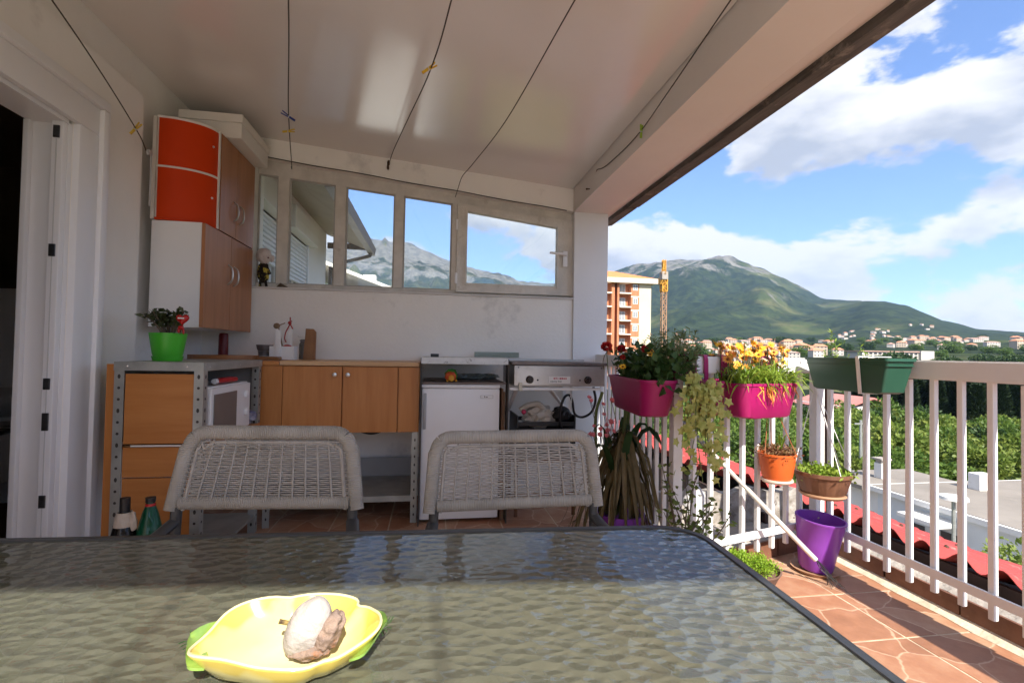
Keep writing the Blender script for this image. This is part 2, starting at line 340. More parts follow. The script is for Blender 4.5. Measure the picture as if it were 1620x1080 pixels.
# left wall with the door opening
DY0, DY1, DZ = 1.36, 2.29, 2.0
lw = MB()
for (y0, y1, z0, z1) in ((DY1, 2.77, -.2, 2.35), (-3.2, DY0, -.2, 2.35), (DY0, DY1, DZ, 2.35)): lw.box(-1.63, -1.48, y0, y1, z0, z1)
lw.box(-1.74, -1.545, -3.2, 2.769, 2.351, 2.66); lw.box(-1.74, -1.545, 2.771, 3.649, -.2, 2.66)
struct('wall_left', lw, plaster)
# door frame (deep white lining with a moulded casing and strike plates)
df = thing('door_frame', 'deep white door lining with moulded casing around the dark doorway', 'door frame', (-1.5, 2.3, FZ))
def casing(y0, y1, z0, z1): return B(-1.482, -1.455, y0, y1, z0, z1, bev=.006)
cs = casing(2.287, 2.4045, FZ, 1.9895); cs.box(-1.482, -1.437, 2.405, 2.45, FZ, 2.1075, bev=.008)
obj('casing', cs, upvc, df, smooth=True)
cs = casing(DY0-.12, 2.405, 1.99, 2.108); cs.box(-1.482, -1.437, DY0-.16, 2.45, 2.108, 2.15, bev=.008); obj('casing', cs, upvc, df, smooth=True)
cs = casing(DY0-.12, DY0, FZ, 1.9895); cs.box(-1.482, -1.437, DY0-.16, DY0-.1205, FZ, 2.1075, bev=.008); obj('casing', cs, upvc, df, smooth=True)
ji = MB(); ji.box(-1.628, -1.485, 2.268, 2.289, FZ, 1.98); ji.box(-1.53, -1.487, 2.240, 2.267, FZ, 1.975, bev=.004); ji.box(-1.634, -1.612, 2.245, 2.267, FZ, 1.975, bev=.004)
jb = obj('jamb', ji, upvc, df)
obj('jamb', B(-1.628, -1.485, DY0+.001, DY0+.02, FZ, 1.98), upvc, df)
obj('jamb', B(-1.628, -1.485, DY0+.02, 2.268, 1.975, 1.998), upvc, df)
steel = M('dark steel fitting', (.10, .10, .105), .4, metal=.8, var=.3, vscale=30)
for z, h in ((1.93, .05), (1.45, .05), (.915, .045), (.765, .07), (.45, .05)):
    s = MB(); s.box(-1.520, -1.497, 2.234, 2.2395, z-h/2, z+h/2, bev=.002); s.box(-1.514, -1.503, 2.2325, 2.2335, z-h*.3, z+h*.1)
    pl = obj('strike_plate', s, steel, jb)
obj('lock_strip', B(-1.5105, -1.5065, 2.2375, 2.2395, .2, 1.9), M('pale lock strip', (.6, .6, .6), .5), jb)
# bedroom behind the doorway
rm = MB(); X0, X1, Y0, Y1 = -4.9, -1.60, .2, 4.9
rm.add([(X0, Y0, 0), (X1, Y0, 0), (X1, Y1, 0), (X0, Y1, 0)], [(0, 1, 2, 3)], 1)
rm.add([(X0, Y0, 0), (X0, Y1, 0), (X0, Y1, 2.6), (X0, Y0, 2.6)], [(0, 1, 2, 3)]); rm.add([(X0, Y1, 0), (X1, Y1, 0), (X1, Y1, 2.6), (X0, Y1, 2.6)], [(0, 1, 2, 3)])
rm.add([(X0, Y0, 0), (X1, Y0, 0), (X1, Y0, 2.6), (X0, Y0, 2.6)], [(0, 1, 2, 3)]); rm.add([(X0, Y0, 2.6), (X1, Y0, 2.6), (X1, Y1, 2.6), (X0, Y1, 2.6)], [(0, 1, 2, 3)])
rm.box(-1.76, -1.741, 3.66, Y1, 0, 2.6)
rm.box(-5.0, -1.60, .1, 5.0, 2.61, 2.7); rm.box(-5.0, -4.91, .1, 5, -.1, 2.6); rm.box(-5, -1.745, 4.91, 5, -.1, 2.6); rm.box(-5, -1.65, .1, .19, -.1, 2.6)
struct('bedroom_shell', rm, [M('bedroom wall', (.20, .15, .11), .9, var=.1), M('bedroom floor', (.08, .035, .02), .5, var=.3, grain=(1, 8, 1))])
bed = thing('bed', 'bed with pale pillow and black patterned cover beyond the doorway', 'bed', (-3.3, 3.6, 0))
mt = MB(); mt.box(-4.2, -2.45, 2.95, 4.3, .25, .55, bev=.05); obj('mattress', mt, M('pale sheet', (.6, .57, .55), .9, var=.1), bed, smooth=True)
cv = MB(); n = 16
cv.add([(lerp(-4.22, -2.43, i/n), lerp(2.93, 3.6, j/n), .56+.05*noise.noise(Vector((i*.5, j*.5, 0)))-(.0 if j > 1 else .14*(2-j))) for i in range(n+1) for j in range(n+1)], [(i*(n+1)+j, i*(n+1)+j+1, (i+1)*(n+1)+j+1, (i+1)*(n+1)+j) for i in range(n) for j in range(n)])
obj('cover', cv, M('black white patterned cloth', (.5, .47, .42), .9, col2=(.015, .013, .012), vscale=9), bed, smooth=True)
pw = MB().ico((-2.85, 4.0, .68), (.34, .22, .13), 3, nz=.12); obj('pillow', pw, M('pale sheet', (.6, .57, .55)), bed, smooth=True)
pf = thing('picture', 'dark framed picture on the bedroom wall', 'picture', (-4.0, 4.89, 1.3))
obj('frame', B(-4.18, -3.78, 4.865, 4.898, 1.16, 1.50, bev=.01), M('picture frame wood', (.05, .03, .02), .4), pf)
obj('print', B(-4.13, -3.83, 4.858, 4.864, 1.21, 1.45), M('faded print', (.14, .11, .08), .7, col2=(.05, .04, .03), vscale=12), pf)

# ------------------------------------------------------------------ window ribbon in the back wall
def glassmat(name, tint=(1, 1, 1), gloss=1.):
    m = bpy.data.materials.new(name); m.use_nodes = True; N = m.node_tree.nodes; L = m.node_tree.links; N.remove(N['Principled BSDF'])
    f = N.new('ShaderNodeFresnel'); f.inputs[0].default_value = 1.5; t = N.new('ShaderNodeBsdfTransparent'); t.inputs[0].default_value = (*tint, 1)
    g = N.new('ShaderNodeBsdfGlossy'); g.inputs['Roughness'].default_value = .01; mx = N.new('ShaderNodeMixShader')
    k = N.new('ShaderNodeMath'); k.operation = 'MULTIPLY'; k.inputs[1].default_value = gloss; L.new(f.outputs[0], k.inputs[0])
    L.new(k.outputs[0], mx.inputs[0]); L.new(t.outputs[0], mx.inputs[1]); L.new(g.outputs[0], mx.inputs[2]); L.new(mx.outputs[0], N['Material Output'].inputs['Surface']); return m
pane_m = glassmat('window glass', (.93, .95, .95))
WY = 3.72; sc_ = WY/3.62
def wx(x): return x*sc_
def wz(z): return 1.07+(z-1.07)*sc_
def gt(x): return wz(2.172)-.0925*x
win = thing('window_ribbon', 'weathered white window strip with sloping head above the worktop', 'window', (0, WY, 1.5))
Xl, Xr, zb, zt0 = -1.238, wx(1.035), 1.501, 1.535
fr = MB(); d0, d1 = WY, WY+.05
fr.prism([(Xl, zb), (Xr, zb), (Xr, zt0), (Xl, zt0)], 1, d0, d1)
fr.prism([(Xl, gt(Xl)), (Xr, gt(Xr)), (Xr, lz(Xr)-.002), (Xl, lz(Xl)-.002)], 1, d0, d1)
obj('frame', fr, oldpaint, win)
ms = [(-1.07, -1.0), (-.69, -.62), (-.28, -.22), (.13, .165)]
for a, b in ms:
    a, b = wx(a), wx(b); m_ = MB().prism([(a, zt0), (b, zt0), (b, gt(b)), (a, gt(a))], 1, d0-.012, d1-.002); obj('mullion', m_, oldpaint, win)
gx = [(Xl, wx(-1.07)), (wx(-1.0), wx(-.69)), (wx(-.62), wx(-.28)), (wx(-.22), wx(.13))]
bead = M('grey glazing bead', (.45, .43, .40), .6, var=.2)
for a, b in gx:
    pn = obj('pane', MB().prism([(a, zt0), (b, zt0), (b, gt(b)), (a, gt(a))], 1, d0+.020, d0+.024), pane_m, win)
    bd = MB(); w = .012
    for q in ([(a, zt0), (a+w, zt0), (a+w, gt(a+w)), (a, gt(a))], [(b-w, zt0), (b, zt0), (b, gt(b)), (b-w, gt(b-w))], [(a+w, zt0), (b-w, zt0), (b-w, zt0+w*.7), (a+w, zt0+w*.7)], [(a+w, gt(a+w)-w), (b-w, gt(b-w)-w), (b-w, gt(b-w)), (a+w, gt(a+w))]):
        bd.prism(q, 1, d0+.010, d0+.0195)
    obj('glazing_bead', bd, bead, pn)
# opening casement
a, b = wx(.1655), Xr-.002; ia, ib = wx(.24), wx(.915); it = lambda x: wz(2.10)-.1215*(x-ia); ib0 = wz(1.575)
cs = obj('casement', MB(), oldpaint, win); cmb = MB()
for q in ([(a, 1.52), (ia, 1.52), (ia, gt(ia)-.003), (a, gt(a)-.003)], [(ib, 1.52), (b, 1.52), (b, gt(b)-.003), (ib, gt(ib)-.003)], [(ia, 1.52), (ib, 1.52), (ib, ib0), (ia, ib0)], [(ia, it(ia)), (ib, it(ib)), (ib, gt(ib)-.003), (ia, gt(ia)-.003)]):
    cmb.prism(q, 1, d0-.035, d0+.02)
    w = .016
for q in ([(ia-w, ib0-w), (ia, ib0-w), (ia, it(ia)+w), (ia-w, it(ia)+w)], [(ib, ib0-w), (ib+w, ib0-w), (ib+w, it(ib)+w), (ib, it(ib)+w)]): cmb.prism(q, 1, d0-.045, d0-.036)
cs.data = cmb.mesh('casement', oldpaint)
obj('pane', MB().prism([(ia, ib0), (ib, ib0), (ib, it(ib)), (ia, it(ia))], 1, d0-.004, d0), pane_m, cs)
hd = MB(); hx = (ib+b)/2; hd.box(hx-.018, hx+.018, d0-.058, d0-.046, 1.74, 1.86, bev=.004); hd.tube([(hx, d0-.06, 1.83), (hx, d0-.085, 1.83), (hx-.03, d0-.09, 1.832), (hx-.13, d0-.092, 1.835)], .009, 8)
obj('handle', hd, upvc, cs, smooth=True)
for z in (1.62, 2.02): obj('hinge', B(a-.012, a+.006, d0-.05, d0-.036, z-.04, z+.04, bev=.004), upvc, cs)
sl = B(-1.238, 1.06, 3.635, 3.72, 1.487, 1.5005, bev=.003); obj('sill', sl, M('sill plaster', (.68, .65, .62), .8, var=.15, vscale=5), win)
cb = MB().tube(curve([(x, 3.644, lz(x)-.006+.003*math.sin(x*9)) for x in np.linspace(-1.23, 1.0, 12)], 4), .0035, 6); obj('cable', cb, black, win)

# ------------------------------------------------------------------ railing
def railing(name, label, p, q, skip=(.0, .0), h=.078, tmat=railtop, sp=.106, off=0., nb=None, inner=0.):
    p, q = Vector(p), Vector(q); L = (q-p).length; d = (q-p)/L; t = thing(name, label, 'railing', (p.x, p.y, FZ))
    tr = MB().bar((p.x, p.y, 1.031), (q.x, q.y, 1.031), .068, h); bm = bmesh.new(); me = tr.mesh('x', tmat); bm.from_mesh(me); bmesh.ops.bevel(bm, geom=bm.edges[:], offset=.006, segments=2, affect='EDGES')
    o = obj('top_rail', MB().bm(bm), tmat, t, smooth=True)
    nn = Vector((-d.y, d.x))*inner
    obj('bottom_rail', MB().bar((p.x+nn.x, p.y+nn.y, .217), (q.x+nn.x, q.y+nn.y, .217), .012, .034), railp, t)
    k = 0; s = skip[0]
    base = B(-.0105, .0105, -.0105, .0105, .13, .9915, bev=.003); me = base.mesh('baluster', railp)
    while s < L-skip[1]:
        c = p+d*s; o = link('baluster', me, t, False); o.location = (c.x-p.x, c.y-p.y, -FZ+random.uniform(-.006, .004)); o.rotation_euler.z = math.atan2(d.y, d.x)+random.uniform(-.06, .06); s += sp; k += 1
    return t
rc = railing('balcony_railing', 'long white baluster railing carrying the green troughs beside the table', (2.03, 2.335), (2.03, -2.2), (.09, .05), inner=-.021)
ra = railing('balcony_railing', 'short white baluster railing between the pillar and the pink trough corner', (1.263, 3.60), (1.10, 2.06), (.09, .07), tmat=railp, inner=-.021)
rb = railing('balcony_railing', 'short white railing across the corner behind the purple pot', (1.10, 2.06), (2.03, 2.335), (.085, .06), tmat=railp, inner=-.021)
obj('post', B(1.070, 1.114, 2.055, 2.099, FZ, .991, bev=.003), railp, ra); obj('post', B(2.005, 2.055, 2.31, 2.36, FZ, .991, bev=.003), railp, rc)
bp = thing('brown_pole', 'slim dark brown pole standing at the outer railing corner', 'pole', (2.115, 2.40, .12))
obj('shaft', MB().tube([(2.17, 2.40, .10), (2.135, 2.385, 1.02)], .017, 10), M('brown painted steel', (.06, .028, .02), .45, var=.4, vscale=12), bp, smooth=True)
# ------------------------------------------------------------------ kitchen corner
def woodmat(name, c1, c2, grain, scale=3., rough=.42):
    return M(name, c1, rough, col2=c2, vscale=scale, grain=grain, bump=.04, bscale=20, spec=.4)
beech = woodmat('beech laminate', (.52, .215, .062), (.44, .165, .042), (9, 9, .7))
beechH = woodmat('beech laminate across', (.52, .215, .062), (.44, .165, .042), (.7, 9, 9))
cabw = woodmat('brown cabinet door', (.44, .19, .085), (.36, .15, .062), (7, 7, .6), rough=.35)
cream = M('cream board', (.74, .70, .64), .5, var=.04, vscale=3)
white = M('white enamel', (.80, .79, .78), .3, var=.03, vscale=4, stains=((.62, .58, .52), 5, .68, .85))
orange = M('orange lacquer', (.60, .045, .002), .45, var=.12, vscale=2.5, spec=.2)
galv = M('galvanised angle steel', (.46, .47, .44), .45, metal=.55, var=.25, vscale=10, bump=.1, bscale=50)
chrome = M('brushed chrome', (.6, .58, .55), .28, metal=1.)
edge = M('brown edge', (.12, .05, .02), .6)

# wall cabinets on the left wall; their fronts face the terrace
CX = -1.22
def hang(name, label, y0, y1, z0, z1, depth, doors, side=cream):
    t = thing(name, label, 'cabinet', (CX-depth/2, (y0+y1)/2, z0)); xb = CX-.019-depth
    b = MB(); w = .016
    b.box(xb, CX-.019, y0, y0+w, z0, z1); b.box(xb, CX-.019, y1-w, y1, z0, z1); b.box(xb, CX-.019, y0+w, y1-w, z0+.001, z0+w); b.box(xb, CX-.019, y0+w, y1-w, z1-w, z1-.001); b.box(xb, xb+.006, y0+w, y1-w, z0+w, z1-w)
    obj('carcass', b, side, t)
    for i, (a, c) in enumerate(doors):
        d = obj('door', B(CX-.0185, CX, a+.0015, c-.0015, z0+.002, z1-.002, bev=.0015), cabw, t)
        hy = c-.045 if i == 0 else a+.045; hz0 = z0+.10 if z0 > 1.5 else (z0+z1)/2-.01
        obj('handle', MB().tube(curve([(CX, hy, hz0), (CX+.022, hy, hz0+.02), (CX+.028, hy, hz0+.06), (CX+.022, hy, hz0+.10), (CX, hy, hz0+.12)], 5), .0055, 8), chrome, d, smooth=True)
    return t
hang('wall_cabinet', 'lower brown two-door wall cabinet with white side panel', 2.885, 3.60, 1.178, 1.745, .245, [(2.885, 3.24), (3.24, 3.60)], white)
hang('wall_cabinet', 'upper brown two-door wall cabinet beside the orange shelf', 3.06, 3.60, 1.748, 2.31, .225, [(3.06, 3.30), (3.30, 3.60)])
# orange corner shelf with curved boards
os_ = thing('corner_shelf', 'orange backed curved open shelf on top of the white cabinet', 'shelf', (-1.34, 2.95, 1.748))
def quarter(z, th, r=.0):
    P = [(-1.468, 3.045), (-1.468, 2.875)]; P += [(-1.465+.24*math.sin(q), 3.045-.165*math.cos(q)*.97-.005) for q in np.linspace(.12, math.pi/2, 10)]; P += [(-1.225, 3.045)]
    return MB().prism(P, 2, z, z+th)
obj('back_panel', B(-1.462, -1.226, 3.035, 3.05, 1.75, 2.295), orange, os_); obj('back_panel', B(-1.470, -1.4625, 2.885, 3.05, 1.75, 2.295), M('cream board', (.7, .7, .7)), os_)
for z, th in ((1.7485, .012), (2.03, .012), (2.295, .014)): obj('shelf_board', quarter(z, th), cream if z > 1.8 else orange, os_, smooth=30)
fr_ = MB(); fr_.prism([(-1.466+.24*math.sin(q), 3.04-.165*math.cos(q)) for q in np.linspace(.03, 1.53, 12)]+[(-1.462+.23*math.sin(q), 3.042-.16*math.cos(q)) for q in np.linspace(1.53, .03, 12)], 2, 1.7605, 2.0295)
fr_.prism([(-1.466+.24*math.sin(q), 3.04-.165*math.cos(q)) for q in np.linspace(.03, 1.53, 12)]+[(-1.462+.23*math.sin(q), 3.042-.16*math.cos(q)) for q in np.linspace(1.53, .03, 12)], 2, 2.0425, 2.2945)
obj('curved_front', fr_, orange, os_, smooth=30)
for z in (2.20, 1.91): obj('screw', MB().ico((-1.236, 2.99, z), .007, 1), chrome, os_)
obj('edge_strip', B(-1.486, -1.470, 2.872, 2.886, 1.75, 2.30), cream, os_); obj('edge_strip', B(-1.228, -1.219, 3.03, 3.045, 1.75, 2.31), cream, os_)
bx = thing('cardboard_box', 'flat cream box with dark lid line on top of the wall cabinet', 'box', (-1.3, 3.35, 2.313))
obj('body', B(-1.475, -1.14, 3.12, 3.60, 2.313, 2.405, bev=.004), cream, bx); obj('lid', B(-1.482, -1.133, 3.113, 3.607, 2.4055, 2.455, bev=.004), cream, bx)

# slotted-angle unit on the left: drawer front boards, steel frame, microwave
un = thing('storage_unit', 'wooden fronted storage unit in slotted steel angle frame by the door', 'shelf unit', (-1.12, 2.65, FZ))
hole = M('dark slot', (.05, .045, .04), .8)
Xa, Xb, Ya, Yb, Zt = -1.31, -.965, 2.31, 3.04, 1.003
def post(x, y, sx, z1=Zt):
    p = MB(); p.box(x, x+sx*.038, y, y+.003, FZ, z1); p.box(x, x+sx*.003, y+.003, y+.038, FZ, z1)
    o = obj('post', p, galv, un); h = MB(); z = FZ+.05; k = 0
    while z < z1-.03:
        h.add([(x+sx*.019+.006*math.cos(a), y-.0008, z+(.006 if k % 3 else .010)*math.sin(a)) for a in np.linspace(0, 2*math.pi, 8, endpoint=False)], [tuple(range(8))]); 
        h.add([(x+sx*.038 if 0 else x+sx*-.0008, y+.02+.006*math.cos(a), z+(.006 if k % 3 else .010)*math.sin(a)) for a in np.linspace(0, 2*math.pi, 8, endpoint=False)], [tuple(range(8))]); z += .048; k += 1
    tag(obj('slots', h, hole, o), kind='stuff'); return o
post(Xa, Ya, 1); post(Xb, Ya, -1); post(Xa, Yb-.04, 1); post(Xb, Yb-.04, -1)
obj('top_shelf', B(Xa, Xb, Ya+.004, Yb, Zt, Zt+.003).box(Xa-.001, Xb+.001, Ya-.0035, Ya-.001, Zt-.034, Zt+.003).box(Xb+.001, Xb+.0035, Ya+.0036, Yb, Zt-.034, Zt+.002), galv, un)
bl = MB()
for x in (Xa+.05, Xa+.28): bl.ico((x, Ya-.003, Zt-.015), (.005, .004, .005), 1)
for y in (Ya+.05, Ya+.4): bl.ico((Xb+.002, y, Zt-.017), (.004, .005, .005), 1)
obj('bolt', bl, chrome, un)
obj('side_board', B(-1.345, -1.315, Ya+.01, Ya+.028, FZ, .995, bev=.001), beech, un)
for z0, z1, y in ((.66, .955, 0), (.52, .645, -.002), (.06, .515, 0)): obj('front_board', B(Xa+.040, Xb-.040, Ya+.004+y, Ya+.022+y, z0, z1, bev=.0015), beechH, un)
obj('strip', B(Xa+.07, Xb-.05, Ya+.001, Ya+.0055, .648, .655), cream, un)
obj('mid_shelf', B(Xa+.003, Xb+.002, Ya+.03, Yb, .632, .648), beech, un); obj('back_board', B(Xa+.003, Xa+.009, Ya+.03, Yb, .66, .99), M('shade grey panel', (.25, .24, .23), .8), un)  # dark grey boards carry the unit's inner shade as colour
obj('rear_board', B(Xa+.04, Xb-.04, Yb-.012, Yb-.002, .66, .985), M('shade grey panel', (.25, .24, .23)), un); obj('bottom_shelf', B(Xa+.003, Xb-.004, Ya+.03, Yb, .12, .136), galv, un)
mw = thing('microwave', 'white microwave oven sitting in the steel frame unit', 'microwave', (-1.1, 2.7, .65))
obj('body', B(-1.285, -.975, 2.37, 2.86, .651, .895, bev=.006), white, mw); 
obj('door', B(-.9745, -.958, 2.375, 2.72, .66, .888, bev=.005), white, mw); obj('door_glass', B(-.9578, -.955, 2.40, 2.66, .685, .86), M('smoked glass', (.16, .155, .15), .15, var=.1), mw)
obj('control_panel', B(-.9745, -.960, 2.722, 2.855, .66, .888, bev=.004), white, mw)
for z in (.83, .74): obj('knob', MB().lathe([(.001, 0), (.02, 0), (.018, .014), (.001, .016)], n=16, tilt=Matrix.Rotation(R(90), 3, 'Y'), c=(-.9595, 2.79, z)), white, mw, smooth=True)
rp = thing('red_packet', 'red foil packet with white end on top of the microwave', 'packet', (-1.02, 2.60, .897))
obj('packet', MB().tube([(-1.0, 2.52, .913), (-1.0, 2.56, .914), (-.99, 2.68, .914), (-.985, 2.72, .913)], [.012, .015, .015, .012], 8, flat=.9), M('red foil', (.5, .02, .03), .3, var=.2), rp, smooth=True)
obj('label', MB().tube([(-1.0, 2.50, .913), (-1.0, 2.525, .913)], [.013, .0135], 8), white, rp)
cl = thing('folded_cloth', 'dark blue and white cloth bundle beside the microwave', 'cloth', (-1.02, 2.93, .65))
obj('bundle', MB().ico((-1.03, 2.94, .69), (.07, .06, .045), 3, nz=.5, nf=4), M('blue white cloth', (.03, .035, .16), .9, col2=(.5, .5, .55), vscale=14), cl, smooth=True)

# base cupboards with worktop
bc = thing('base_cupboards', 'row of hanging beech cupboards under a pale wooden worktop', 'cupboard', (-.53, 3.3, .58))
obj('carcass', B(-.985, -.075, 3.075, 3.64, .585, .975), beech, bc)
for x0, x1, kx in ((-.985, -.855, None), (-.852, -.522, -.56), (-.515, -.198, -.485), (-.192, -.068, None)):
    d = obj('door', B(x0, x1, 3.055, 3.0735, .582, .972, bev=.0015), beech, bc)
    if kx: obj('knob', MB().lathe([(.001, 0), (.007, 0), (.007, .012), (.013, .018), (.012, .026), (.001, .029)], n=14, tilt=Matrix.Rotation(R(90), 3, 'X'), c=(kx, 3.055, .925)), chrome, d, smooth=True)
pine = woodmat('pale pine', (.62, .40, .22), (.52, .31, .15), (.8, 8, 8))
obj('worktop', B(-.87, -.07, 3.045, 3.648, .977, 1.003, bev=.003), pine, bc); obj('worktop', B(-1.475, -.872, 3.05, 3.648, .975, .999, bev=.003), beechH, bc)
lf = thing('lower_rack', 'low grey metal shelf on slotted legs below the cupboards', 'rack', (-.35, 3.3, FZ))
obj('shelf', B(-.95, -.075, 3.10, 3.62, .185, .19).box(-.95, -.075, 3.097, 3.0995, .155, .19), galv, lf); obj('rear_panel', B(-.95, -.075, 3.60, 3.605, .19, .32), M('grey sheet', (.33, .33, .33), .6, var=.1), lf)
for x in (-.108, -.95):
    p = MB(); p.box(x, x+.038, 3.078, 3.081, FZ, .58); p.box(x, x+.003, 3.0812, 3.115, FZ, .58); o = obj('leg', p, galv, lf); h = MB()
    for k in range(10): h.add([(x+.019+.005*math.cos(a), 3.0772, .08+k*.05+.009*math.sin(a)) for a in np.linspace(0, 6.283, 8, endpoint=False)], [tuple(range(8))])
    tag(obj('slots', h, hole, o), kind='stuff')
hose = tag(obj('black_hose', MB().tube(curve([(-.60, 3.58, .57), (-.42, 3.55, .50), (-.30, 3.56, .53), (-.22, 3.58, .585)], 8), .011, 8), black, None, smooth=True), 'black hose looping under the base cupboards', 'hose')

# things on the worktop
pot_m = M('bright green plastic', (.06, .42, .025), .38, var=.06, vscale=5)
gp = thing('potted_jade_plant', 'leafy jade plant in a bright green pot beside the doorway', 'potted plant', (-1.20, 2.50, 1.007))
obj('pot', MB().lathe([(.001, .018), (.055, .018), (.06, .03), (.071, .10), (.075, .127), (.071, .127), (.066, .115), (.001, .11)], (-1.20, 2.50, 1.007), 32), pot_m, gp, smooth=True)
obj('saucer', MB().lathe([(.001, 0), (.057, 0), (.063, .022), (.059, .022), (.055, .008), (.001, .008)], (-1.20, 2.50, 1.0065), 32), pot_m, gp, smooth=True)
obj('soil', MB().lathe([(.001, .112), (.067, .112)], (-1.20, 2.50, 1.012), 20, cap=False), M('dark soil', (.04, .028, .02), .95, var=.4, vscale=30, bump=.5), gp)
st = MB(); LP = []; LD = []
for k in range(13):
    a = random.uniform(0, 6.28); r0 = random.uniform(.01, .03); top = Vector((math.cos(a)*random.uniform(.02, .10)-.015, math.sin(a)*random.uniform(.02, .06), random.uniform(.07, .165)))
    b0 = Vector((-1.20+math.cos(a)*r0, 2.50+math.sin(a)*r0, 1.12)); P = curve([b0, b0+top*.55+Vector((0, 0, .01)), b0+top], 4); st.tube(P, [lerp(.006, .0025, i/(len(P)-1)) for i in range(len(P))], 6)
    for q in P[3:]:
        for s in range(3):
            d = Vector((random.gauss(0, 1), random.gauss(0, 1), random.uniform(-.1, .8))); LP.append(q); LD.append(d)
obj('stem', st, M('brown stem', (.12, .09, .06), .8, var=.3), gp, smooth=True)
V, F = leaves(LP, LD, rng.uniform(.026, .042, len(LP)), rng.uniform(.014, .022, len(LP)), fold=.12)
link('foliage', raw_mesh('foliage', V, F, leafmat('jade leaf', (.035, .055, .018), (.075, .085, .035), 30, .1, .35)), gp)
ht = thing('heart_pick', 'glossy red heart decoration on a thin stick beside the jade plant', 'decoration', (-1.125, 2.46, 1.12))
hp = [(16*math.sin(t)**3/17, (13*math.cos(t)-5*math.cos(2*t)-2*math.cos(3*t)-math.cos(4*t))/17) for t in np.linspace(0, 2*math.pi, 40, endpoint=False)]
hb = MB(); V = []
for s, y in ((.55, -.011), (.85, -.008), (1., 0), (.85, .008), (.55, .011)): V += [(-1.115+u*.030*s, 2.44+y, 1.197+v*.030*s) for u, v in hp]
F = [(i*40+j, i*40+(j+1) % 40, (i+1)*40+(j+1) % 40, (i+1)*40+j) for i in range(4) for j in range(40)]+[tuple(range(40)), tuple(range(160, 200))]
redg = M('glossy red', (.45, .012, .012), .2, var=.1)
obj('heart', hb.add(V, F), redg, ht, smooth=60); obj('stick', MB().tube([(-1.14, 2.47, 1.12), (-1.12, 2.447, 1.165)], .002, 6), M('brown stem', (.1, .1, .1)), ht)
obj('ribbon', MB().ico((-1.118, 2.437, 1.158), (.012, .006, .010), 2, nz=.6, nf=5).ico((-1.128, 2.437, 1.146), (.006, .004, .012), 2).ico((-1.108, 2.437, 1.142), (.005, .004, .014), 2), redg, ht, smooth=True)
hw = MB(); hw.box(-1.129, -1.103, 2.4265, 2.428, 1.198, 1.204); obj('print', hw, white, ht)

bd1 = thing('cutting_board', 'flat round edged wooden board lying on the worktop corner', 'cutting board', (-1.22, 3.28, 1.0))
P = [(-1.26+.20*math.cos(q), 3.28+.12*math.sin(q)) for q in np.linspace(0, 6.283, 30, endpoint=False)]
obj('board', MB().prism(P, 2, 1.0, 1.028), woodmat('board wood', (.36, .17, .07), (.25, .11, .04), (.8, 6, 6)), bd1); obj('board_handle', B(-1.06, -.93, 3.24, 3.31, 1.003, 1.022, bev=.006), MATS['board wood'], bd1)
rb_ = tag(obj('red_bottle', MB().lathe([(.001, 0), (.028, 0), (.029, .01), (.028, .15), (.024, .165), (.001, .168)], (-1.33, 3.45, 1.0), 20), M('dark red plastic', (.14, .006, .01), .4, var=.2), None, smooth=True), 'dark red cylindrical container under the wall cabinet', 'container')
gb = thing('grey_bowl', 'stacked grey metal bowls beside the white caddy', 'bowl', (-1.045, 3.33, 1.003))
gm = M('dull grey metal', (.20, .185, .18), .45, metal=.5, var=.2)
obj('bowl', MB().lathe([(.001, 0), (.035, 0), (.036, .022), (.040, .03), (.001, .03)], (-1.045, 3.34, 1.0235), 24), gm, gb, smooth=True)
obj('bowl', MB().lathe([(.001, .031), (.036, .031), (.044, .045), (.050, .072), (.047, .072), (.041, .048), (.001, .036)], (-1.045, 3.34, 1.0235), 24), gm, gb, smooth=True)
cd_ = thing('utensil_caddy', 'white wooden caddy with twin upright slats and red ribbon', 'caddy', (-.93, 3.36, 1.003))
wp = M('white painted wood', (.78, .77, .76), .6, var=.05)
x0, x1, y0, y1 = -1.005, -.862, 3.30, 3.40
obj('box', B(x0, x1, y0, y0+.008, 1.0035, 1.088).box(x0, x1, y1-.008, y1, 1.0035, 1.088).box(x0, x0+.008, y0+.008, y1-.008, 1.0035, 1.088).box(x1-.008, x1, y0+.008, y1-.008, 1.0035, 1.088).box(x0+.008, x1-.008, y0+.008, y1-.008, 1.004, 1.012), wp, cd_)
obj('slat', B(-.968, -.938, 3.288, 3.2995, 1.0035, 1.19, bev=.002), wp, cd_); obj('slat', B(-.922, -.893, 3.376, 3.3885, 1.012, 1.215, bev=.002), wp, cd_)
rib = M('red ribbon', (.38, .03, .03), .6, var=.3)
obj('ribbon', MB().tube(curve([(-.905, 3.37, 1.275), (-.902, 3.36, 1.24), (-.91, 3.36, 1.215), (-.925, 3.355, 1.18), (-.93, 3.35, 1.14), (-.92, 3.345, 1.115)], 5), .004, 6, flat=1.6).tube(curve([(-.903, 3.355, 1.235), (-.89, 3.35, 1.215), (-.882, 3.348, 1.20)], 4), .004, 6).tube([(-.912, 3.355, 1.235), (-.902, 3.35, 1.245), (-.888, 3.35, 1.25)], .004, 6).ico((-.903, 3.353, 1.238), .011, 2, nz=.4), rib, cd_, smooth=True)
obj('filling', MB().ico((-.91, 3.35, 1.085), (.03, .02, .012), 2, nz=.5), redg, cd_, smooth=True)
sp_ = thing('wooden_spoon', 'round headed wooden spoon sticking out of the white caddy', 'spoon', (-.95, 3.33, 1.015))
obj('spoon', MB().tube([(-.93, 3.36, 1.016), (-.955, 3.31, 1.2)], .004, 6).ico((-.962, 3.29, 1.215), (.021, .008, .019), 2).tube([(-.95, 3.288, 1.218), (-.915, 3.30, 1.235)], .004, 6), M('worn wood', (.25, .16, .09), .7, var=.3), sp_, smooth=True)
